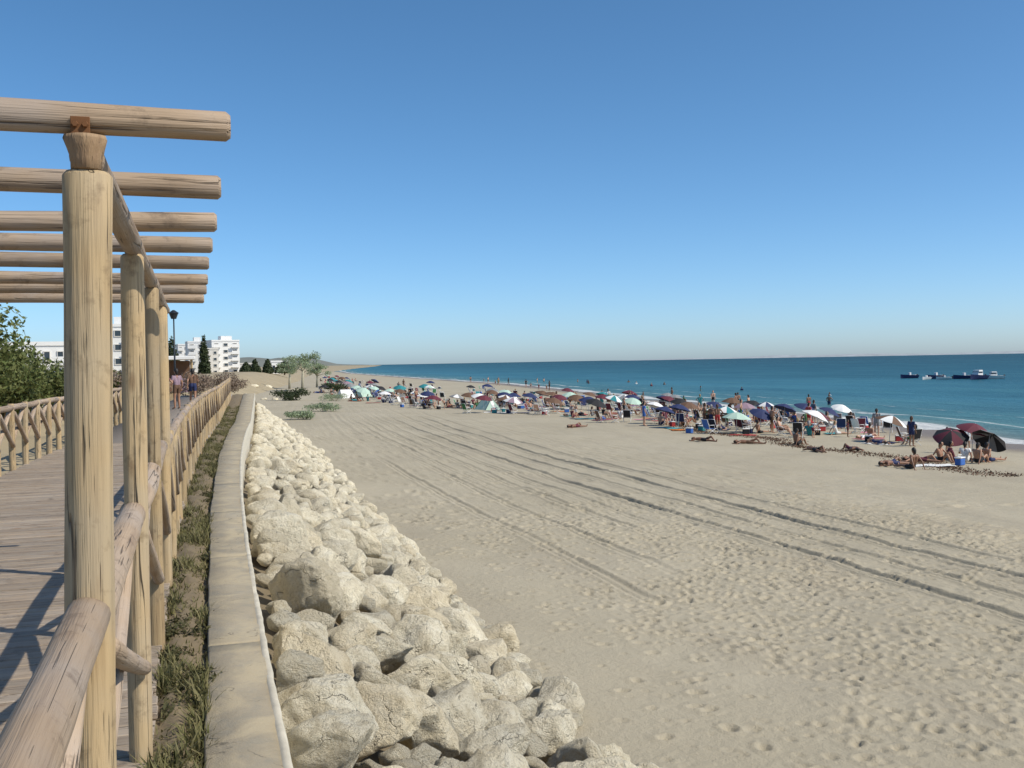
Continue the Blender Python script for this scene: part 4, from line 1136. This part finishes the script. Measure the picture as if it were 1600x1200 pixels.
bm = bmesh.new(); bm_tube(bm, (0, 0, -0.25), (0, 0, 1.72), 0.017, 0.014, 8); POLE = bm_mesh(bm, 'pole', True); POLE.materials.append(MAT['whitemetal'])
bm = bmesh.new(); bm_tube(bm, (0, 0, 0.40), (0, 0, 0.48), 0.02, 0.006, 8); FINIAL = bm_mesh(bm, 'finial'); FINIAL.materials.append(MAT['whitemetal'])
bm = bmesh.new()
for k in range(8):
    a = 6.2832 * k / 8; prev = Vector((0, 0, 0.385))
    for u in (0.35, 0.7, 0.97):
        q = Vector((u * math.cos(a), u * math.sin(a), 0.42 * (1 - u ** 1.55) - 0.022)); bm_tube(bm, prev, q, 0.007, 0.007, 4, cap=False); prev = q
RIBS = bm_mesh(bm, 'ribs'); RIBS.materials.append(MAT['darkmetal'])
def parasol(loc, c1, c2, tilt, az, hgt, r, where):
    root = empty('beach_parasol', loc, az)
    p = bpy.data.objects.new('pole', POLE); p.scale = (1, 1, hgt / 1.72); p.rotation_euler = (0, tilt * 0.25, 0); link(p, root)
    top = Vector((math.sin(tilt * .25) * (hgt - 0.32), 0, math.cos(tilt * .25) * (hgt - 0.32)))
    cpy = bpy.data.objects.new('canopy', CANOPY); cpy.location = top; cpy.rotation_euler = (0, tilt, 0); cpy.scale = (r, r, r); link(cpy, root)
    for k, c in enumerate((c1, c2)): cpy.material_slots[k].link = 'OBJECT'; cpy.material_slots[k].material = CM[c]
    f = bpy.data.objects.new('finial', FINIAL); link(f, cpy); rb = bpy.data.objects.new('rib', RIBS); link(rb, cpy)
    col = f'{c1} and {c2}' if c1 != c2 else c1
    LABELLED.append((root, f'{"tilted " if tilt > .25 else ""}{col} beach parasol {where}', 'parasol', 'beach parasols'))
    return root
def towel(loc, rz, c1, where):
    V, F = [], []; nx, ny = 6, 12
    for layer in (0, 1):
        for j in range(ny):
            for i in range(nx):
                V.append(((i / (nx - 1) - .5) * 0.9, (j / (ny - 1) - .5) * 1.75, 0.035 + 0.012 * math.sin(i * 1.7 + j) - layer * 0.02))
    I = np.arange(nx * ny).reshape(ny, nx); Fq = np.stack([I[:-1, :-1], I[:-1, 1:], I[1:, 1:], I[1:, :-1]], -1).reshape(-1, 4)
    Fq = np.concatenate([Fq, Fq[:, ::-1] + nx * ny])
    o = mesh_obj('beach_towel', np_mesh('beach_towel', V, Fq), CM[c1], loc=loc); o.rotation_euler = (0, 0, rz)
    LABELLED.append((o, f'{c1} towel {where}', 'towel', 'beach towels'))
def chair_parts():
    bm = bmesh.new()
    for s in (-1, 1):
        bm_tube(bm, (s * .28, -.32, 0), (s * .28, .28, .34), .013, .013, 6); bm_tube(bm, (s * .28, .30, 0), (s * .28, -.25, .36), .013, .013, 6)
        bm_tube(bm, (s * .28, -.20, .32), (s * .28, -.42, .92), .013, .013, 6); bm_tube(bm, (s * .30, -.30, .55), (s * .30, .16, .55), .016, .016, 6)
        bm_tube(bm, (s * .29, .14, .55), (s * .28, .22, .34), .011, .011, 6)
    bm_tube(bm, (-.28, -.42, .92), (.28, -.42, .92), .013, .013, 6)
    fr = bm_mesh(bm, 'frame', True); fr.materials.append(MAT['whitemetal'])
    bm = bmesh.new(); bm_box(bm, (0, .04, .335), (.53, .50, .015), bevel=.004); st = bm_mesh(bm, 'seat')
    bm = bmesh.new(); bm_box(bm, (0, -.33, .64), (.53, .015, .56), Matrix.Rotation(math.radians(20), 3, 'X'), bevel=.004); bk_ = bm_mesh(bm, 'backrest')
    return fr, st, bk_
CH = chair_parts()
for m_ in CH[1:]: m_.materials.append(CM['blue'])
def beach_chair(loc, rz, color, where):
    root = empty('beach_chair', loc, rz)
    for nm, me in zip(('frame', 'seat', 'backrest'), CH):
        o = bpy.data.objects.new(nm, me); link(o, root)
        if nm != 'frame': o.material_slots[0].link = 'OBJECT'; o.material_slots[0].material = CM[color]
    LABELLED.append((root, f'low {color} beach chair {where}', 'chair', 'beach chairs'))
bm = bmesh.new(); bm_box(bm, (0, 0, .15), (.42, .28, .30), bevel=.03); CB = bm_mesh(bm, 'box'); CB.materials.append(CM['blue'])
bm = bmesh.new(); bm_box(bm, (0, 0, .335), (.45, .31, .06), bevel=.02); CL = bm_mesh(bm, 'lid'); CL.materials.append(CM['white'])
bm = bmesh.new(); bm_tube(bm, (-.2, 0, .32), (-.16, 0, .46), .01, .01, 6); bm_tube(bm, (-.16, 0, .46), (.16, 0, .46), .012, .012, 6); bm_tube(bm, (.16, 0, .46), (.2, 0, .32), .01, .01, 6)
CHD = bm_mesh(bm, 'handle'); CHD.materials.append(MAT['whitemetal'])
def cooler(loc, rz, color, where):
    root = empty('cool_box', loc, rz)
    for nm, me in (('box', CB), ('lid', CL), ('handle', CHD)):
        o = bpy.data.objects.new(nm, me); link(o, root)
        if nm == 'box': o.material_slots[0].link = 'OBJECT'; o.material_slots[0].material = CM[color]
    LABELLED.append((root, f'{color} cool box {where}', 'cool box', 'cool boxes on the sand'))

# ------------------------------------------------------------------ the crowd, placed along the water
rg = np.random.default_rng(5)
BANDX = [505, 600, 700, 930, 1100, 1300, 1500, 1580]
BOT = [618, 631, 643, 655, 676, 686, 708, 712]
SHR = [580, 588, 594, 615, 630, 650, 676, 690]
def where_of(px, py):
    v = 'seaward' if py < np.interp(px, BANDX, np.array(BOT) * 0.45 + np.array(SHR) * 0.55) else 'landward'
    h = 'far-left' if px < 640 else 'left' if px < 860 else 'middle' if px < 1120 else 'right' if px < 1400 else 'far-right'
    return f'in {h} crowd, {v}'
def face_sea(): return -math.pi / 2 + rg.normal() * 0.8
COLS = ['navy', 'black', 'red', 'teal', 'maroon', 'brown', 'black', 'navy', 'white', 'brown', 'black', 'maroon', 'green', 'grey', 'blue']
PCOLS = ['white', 'mint', 'navy', 'grey', 'maroon', 'brown', 'navy', 'black', 'grey', 'brown', 'brown', 'black', 'maroon', 'mauve', 'navy', 'teal']
taken = []
def free(p, d):
    if any((p.x - q.x) ** 2 + (p.y - q.y) ** 2 < d * d for q in taken): return False
    taken.append(p); return True
def clump(px, py, dens=1.0):
    """a family pitch: a parasol and the people, chairs, towels and boxes under it"""
    p = on_sand(px, py)
    if not free(p, 1.35): return
    wh = where_of(px, py); full = NP[0] > 238
    c1 = PCOLS[rg.integers(len(PCOLS))]; c2 = c1 if rg.random() < 0.88 else 'white'
    if rg.random() < 0.55:
        parasol(p, c1, c2, rg.uniform(0.05, 0.45), -0.6 + rg.normal() * 0.6, rg.uniform(1.3, 1.6), rg.uniform(0.75, 0.95), wh)
    for k in range(rg.integers(3, 7)):
        a = rg.random() * 6.283; q = p + Vector((math.cos(a), math.sin(a), 0)) * rg.uniform(0.6, 1.7)
        if any((q.x - t_.x) ** 2 + (q.y - t_.y) ** 2 < 0.32 for t_ in taken): continue
        taken.append(q); q.z = sand_z(q.x, q.y); u = rg.random(); rz = face_sea()
        col = COLS[rg.integers(len(COLS))]; dr = ['trunks', 'bikini', 'swimsuit', 'shirt'][rg.integers(4)]; sk = int(rg.integers(3)); hr = ['dark', 'dark', 'brown', 'fair', 'grey'][rg.integers(5)]
        sc = rg.uniform(0.9, 1.05)
        if full: u = rg.choice([0.5, 0.5, 0.7, 0.8])
        if u < 0.33: person('sit', q, rz, dr, col, sk, hr, 'people on the beach', wh, sc)
        elif u < 0.47: person('sitflat', q, rz, dr, col, sk, hr, 'people on the beach', wh, sc)
        elif u < 0.62:
            beach_chair(q, rz, COLS[rg.integers(len(COLS))], wh)
            if not full: person('chair', q - Vector((0, 0, 0.02)), rz, dr, col, sk, hr, 'people on the beach', wh)
        elif u < 0.74:
            towel(q, rz, ['red', 'white', 'turquoise', 'orange', 'navy', 'pink'][rg.integers(6)], wh)
            if not full: person('lie', q + Vector((0, 0, 0.02)), rz, dr, col, sk, hr, 'people on the beach', wh)
        elif u < 0.82: cooler(q, rz, ['blue', 'red', 'navy', 'teal', 'black'][rg.integers(5)], wh)
        else: person(['stand', 'hips', 'wave', 'walk', 'bend'][rg.integers(5)], q, rz, dr, col, sk, hr, 'people on the beach', wh, rg.choice([0.62, 0.7, 0.95, 1.0]))
# dense strip of pitches
for k in range(350):
    px = 512 + 893 * (k * 0.618034 % 1.0) ** 1.15 + rg.normal() * 6
    gap = float(vnoise(np.array([px * 0.017]), np.array([3.0]), seed=12)[0])
    if gap < -0.4 and rg.random() < 0.6: continue
    lo, hi = np.interp(px, BANDX, BOT), np.interp(px, BANDX, SHR)
    clump(px, hi + 7 + (lo - hi - 7) * (0.12 + 0.88 * rg.random() ** 0.8))
# stray sitters nearer the camera
for px, py in ((1275, 706), (1330, 704), (1395, 727), (1425, 733), (1170, 694), (1245, 696), (900, 668), (1100, 690)):
    p = on_sand(px, py)
    if free(p, 0.5): person(['sit', 'lie', 'sitflat'][rg.integers(3)], p, face_sea(), 'trunks', ['black', 'brown', 'navy', 'maroon'][rg.integers(4)], 2, 'dark', 'people on the beach', 'alone on the near sand')
# the group at the far right: two dark maroon parasols, one leaning, with seated people
for px, py, c1, c2, ti, az, hh in ((1518, 716, 'maroon', 'maroon', 0.3, -1.1, 1.25), (1486, 717, 'maroon', 'black', 0.5, -2.2, 1.05), (1542, 720, 'grey', 'black', 0.75, 0.2, 0.95)):
    p = on_sand(px, py); taken.append(p); parasol(p, c1, c2, ti, az, hh * 1.3, 0.8, 'in the right-edge group')
for px, py, ps, dr, col in ((1470, 722, 'sit', 'trunks', 'black'), (1490, 720, 'sitflat', 'swimsuit', 'maroon'), (1508, 722, 'sit', 'shirt', 'white'), (1528, 724, 'sit', 'trunks', 'black'),
                            (1545, 722, 'sitflat', 'bikini', 'navy'), (1480, 708, 'hips', 'shirt', 'white'), (1512, 704, 'stand', 'shirt', 'white'), (1440, 722, 'lie', 'trunks', 'maroon')):
    p = on_sand(px, py); person(ps, p, face_sea(), dr, col, 1, 'dark', 'people on the beach', 'in the right-edge group', 0.75 if ps in ('hips', 'stand') else 1.0)
cooler(on_sand(1500, 727), 0.4, 'blue', 'in front of the right-edge group'); towel(on_sand(1456, 728), 1.2, 'white', 'in front of the right-edge group')
# walkers along the water line and bathers in the shallows
for k in range(22):
    y = 54 + 200 * rg.random() ** 1.3; x = float(shore_x(y)) - rg.uniform(1.0, 7.0); p = Vector((x, y, sand_z(x, y)))
    if free(p, 0.9):
        person(['walk', 'stand', 'hips', 'walk'][rg.integers(4)], p, rg.random() * 6.283, ['trunks', 'bikini', 'swimsuit'][rg.integers(3)], COLS[rg.integers(len(COLS))], int(rg.integers(3)), 'dark', 'people on the beach', 'on the wet sand by the water', rg.choice([0.65, 1.0, 0.95]))
for k in range(15):
    y = 58 + 210 * rg.random() ** 1.2; d = rg.uniform(4, 26); x = float(shore_x(y)) + d; p = Vector((x, y, SEA_Z - min(1.15, 0.12 + d * 0.05)))
    if free(p, 1.0):
        person(['stand', 'hips', 'walk'][rg.integers(3)], p, rg.random() * 6.283, ['trunks', 'swimsuit'][rg.integers(2)], COLS[rg.integers(len(COLS))], int(rg.integers(3)), 'dark', 'people bathing', 'wading in the sea')
# walkers on the boardwalk
for (x, y, ps, dr, c, c2, rz, lab) in ((-1.55, 41.0, 'walk', 'shirt', 'pink', 'white', math.pi, 'person walking on the boardwalk in pink shirt and white shorts'), (-2.25, 40.2, 'walk', 'shirt', 'mauve', 'black', math.pi + .2, 'person walking on the boardwalk in mauve shirt and black shorts'),
                                      (-0.75, 46.0, 'stand', 'shirt', 'mauve', 'brown', 0.6, 'person standing on the boardwalk in mauve shirt and brown shorts'), (-0.1, 50.0, 'walk', 'shirt', 'brown', 'navy', 0.1, 'person walking away on the boardwalk in brown shirt'),
                                      (-1.2, 43.5, 'hips', 'shirt', 'maroon', 'black', 2.5, 'person hands on hips on the boardwalk in maroon shirt')):
    o = person(ps, (x, y, 0.0), rz, dr, c, 1, 'dark', 'people on the boardwalk', '', 1.0, c2); LABELLED.pop(); tag(o, lab, 'person', 'people on the boardwalk')

# pale tents, boats drawn up and rubble at the far end of the beach
def tent(px, py, color, s, label):
    p = on_sand(px, py); root = tag(empty('beach_tent', p, rg.random() * 6, s), label, 'tent', 'beach tents')
    V = [(-1, -.8, 0), (1, -.8, 0), (1, .8, 0), (-1, .8, 0), (-.75, 0, 1.05), (.75, 0, 1.05)]
    me = bpy.data.meshes.new('tent_cover'); me.from_pydata(V, [], [(0, 1, 5, 4), (2, 3, 4, 5), (1, 2, 5), (3, 0, 4)]); mesh_obj('tent_cover', me, CM[color], root)
    bm = bmesh.new()
    for a, b in (((-1, -.8, 0), (-.75, 0, 1.06)), ((-1, .8, 0), (-.75, 0, 1.06)), ((1, -.8, 0), (.75, 0, 1.06)), ((1, .8, 0), (.75, 0, 1.06)), ((-.75, 0, 1.06), (.75, 0, 1.06))): bm_tube(bm, a, b, .02, .02, 6)
    mesh_obj('frame', bm_mesh(bm, 'frame'), MAT['darkmetal'], root)
for px, py, c, s, lab in ((540, 622, 'white', 1.1, 'white beach tent leftmost in the crowd'), (566, 620, 'mint', 1.2, 'pale green beach tent in the far left crowd'), (762, 640, 'mint', 1.1, 'pale green beach tent in the left crowd'), (797, 632, 'white', 1.1, 'white beach tent in the left crowd')):
    tent(px, py, c, s, lab)
for i, (x, y, r, h, lab) in enumerate([(11.5, 98, 1.8, 1.0, 'pale dune scrub near the far end of the rocks'), (16.5, 128, 2.2, 1.2, 'pale dune scrub below the pale trees'), (8.2, 84, 1.5, 0.9, 'low pale scrub where the rock bank ends')]):
    bush('dune_scrub', (x, y, sand_z(x, y) - 0.05), r, r, h, 'leaf_pale', lab, 'bush', 'dune scrub', 2200, 0.08, 140 + i)
for i, (px, py, s) in enumerate([(398, 610, 0.8), (420, 606, 0.7), (385, 618, 0.6), (440, 612, 0.7), (412, 622, 0.5), (462, 608, 0.6), (430, 622, 0.45), (374, 630, 0.6), (404, 634, 0.5)]):
    d = fw + rt * ((px - 800) / 1600) - up * ((py - 600) / 1600); k = (-2.35 - EYE.z) / d.z; p = EYE + d * k
    z = max(sand_z(p.x, p.y), land_z(p.x, p.y) if p.x < land_edge(p.y) else -9)
    o = bpy.data.objects.new('rock', shared[i]); o.location = (p.x, p.y, z + 0.1 * s); o.scale = (s, s, s * .8); o.rotation_euler = (0.2, 0.1, i); link(o)
    tag(o, f'pale boulder beyond the far end of the rock bank, {ordinal(i + 1)} of its scatter', 'rock', 'boulders at the far end')

# ------------------------------------------------------------------ boats
def on_sea(px, py):
    d = fw + rt * ((px - 800) / 1600) - up * ((py - 600) / 1600); k = (SEA_Z - EYE.z) / d.z; return EYE + d * k
def hull_mesh(L, B, H):
    V, F = [], []; st = 9; pr = 5
    for j in range(st):
        u = j / (st - 1); w = B / 2 * (1 - max(0, (u - 0.45) / 0.55) ** 2.2) + 0.01; sheer = H * (1 + 0.35 * u * u); keel = -0.18 + 0.2 * max(0, u - .8) * 5 * .4
        for k in range(pr * 2 - 1):
            s = (k - (pr - 1)) / (pr - 1); a = abs(s); V.append((s * w * (0.75 + 0.25 * a), (u - .5) * L, keel + (sheer - keel) * a ** 2.4))
    n = pr * 2 - 1
    F = [(j * n + k, j * n + k + 1, (j + 1) * n + k + 1, (j + 1) * n + k) for j in range(st - 1) for k in range(n - 1)]
    F += [(j * n + n - 1, j * n, (j + 1) * n, (j + 1) * n + n - 1) for j in range(st - 1)]
    me = bpy.data.meshes.new('hull'); me.from_pydata(V, [], F + [tuple(range(n))[::-1]]); me.polygons.foreach_set('use_smooth', np.array([False] * len(me.polygons))); return me
def boat(px, py, L, hull, rz, label, cabin=True, mast=0):
    p = on_sea(px, py); root = tag(empty('motor_boat' if cabin else 'dinghy', p, rz), label, 'boat', 'boats moored off the beach')
    mesh_obj('hull', hull_mesh(L, L * .36, L * .15), CM[hull], root)
    if cabin:
        bm = bmesh.new(); vs = bm_box(bm, (0, L * .02, L * .25), (L * .24, L * .34, L * .2), bevel=.05)
        for v in bm.verts:
            if v.co.z > L * .3: v.co.y = v.co.y * 0.72 - 0.1
        mesh_obj('cabin', bm_mesh(bm, 'cabin'), CM['white'], root)
        bm = bmesh.new(); bm_box(bm, (0, L * .02, L * .265), (L * .246, L * .25, L * .06)); mesh_obj('window', bm_mesh(bm, 'window'), MAT['glass'], root)
    else:
        bm = bmesh.new(); bm_box(bm, (0, -L * .05, L * .2), (L * .13, L * .11, L * .17), bevel=.04); mesh_obj('console', bm_mesh(bm, 'console'), CM['white'], root)
        bm = bmesh.new(); bm_box(bm, (0, -L * .3, L * .165), (L * .3, L * .1, .06), bevel=.01); mesh_obj('bench', bm_mesh(bm, 'bench'), CM['white'], root)
    bm = bmesh.new(); bm_box(bm, (0, -L * .52, L * .13), (.26, .3, .62), bevel=.05); mesh_obj('outboard', bm_mesh(bm, 'outboard'), MAT['darkmetal'], root)
    if mast:
        bm = bmesh.new(); bm_tube(bm, (0, L * .05, L * .1), (0, L * .02, mast), .04, .02, 6); mesh_obj('mast', bm_mesh(bm, 'mast'), MAT['whitemetal'], root)
boat(1528, 593, 5.4, 'navy', 1.9, 'dark-hulled motor boat with white cabin, largest of the boats', True)
boat(1552, 592, 4.2, 'white', 1.2, 'white boat partly behind the largest motor boat', True)
boat(1505, 592, 4.4, 'navy', 1.4, 'dark dinghy just left of the largest motor boat', False)
boat(1461, 592, 4.6, 'navy', 1.7, 'dark dinghy in the middle of the moored boats', False)
boat(1475, 593, 3.0, 'white', 0.9, 'small white dinghy beside the middle dark one', False)
boat(1447, 593, 3.0, 'white', 2.0, 'small white dinghy left of the middle dark one', False)
boat(1420, 591, 4.4, 'navy', 1.6, 'leftmost dark dinghy of the moored boats', False)

# seaweed left along an old tide line
def weed_line(rg_):
    y = 32 + 36 * rg_.random(); x = 30.5 + 0.05 * (y - 32) + 0.6 * math.sin(y * .5) + rg_.normal() * 0.5
    return x, y, sand_z(x, y), 1.0
blades('seaweed', 5000, weed_line, 0.02, 0.07, 0.03, CM['brown'], 'brown dried seaweed line on the right of the beach', 'seaweed', 2.0, 9)

# ------------------------------------------------------------------ labels made unique by reading order
by = defaultdict(list)
bpy.context.view_layer.update()
for o, base, cat, grp in LABELLED: by[base].append((project(o.matrix_world.translation)[0], o, cat, grp))
for base, L in by.items():
    L.sort(key=lambda q: q[0])
    for i, (px, o, cat, grp) in enumerate(L):
        tag(o, base if len(L) == 1 else f'{base}, {ordinal(i + 1)} from left', cat, grp)
print('persons', NP[0], 'rocks', len(rocks), len(vis), 'people etc', len(LABELLED), 'objects', len(bpy.data.objects))
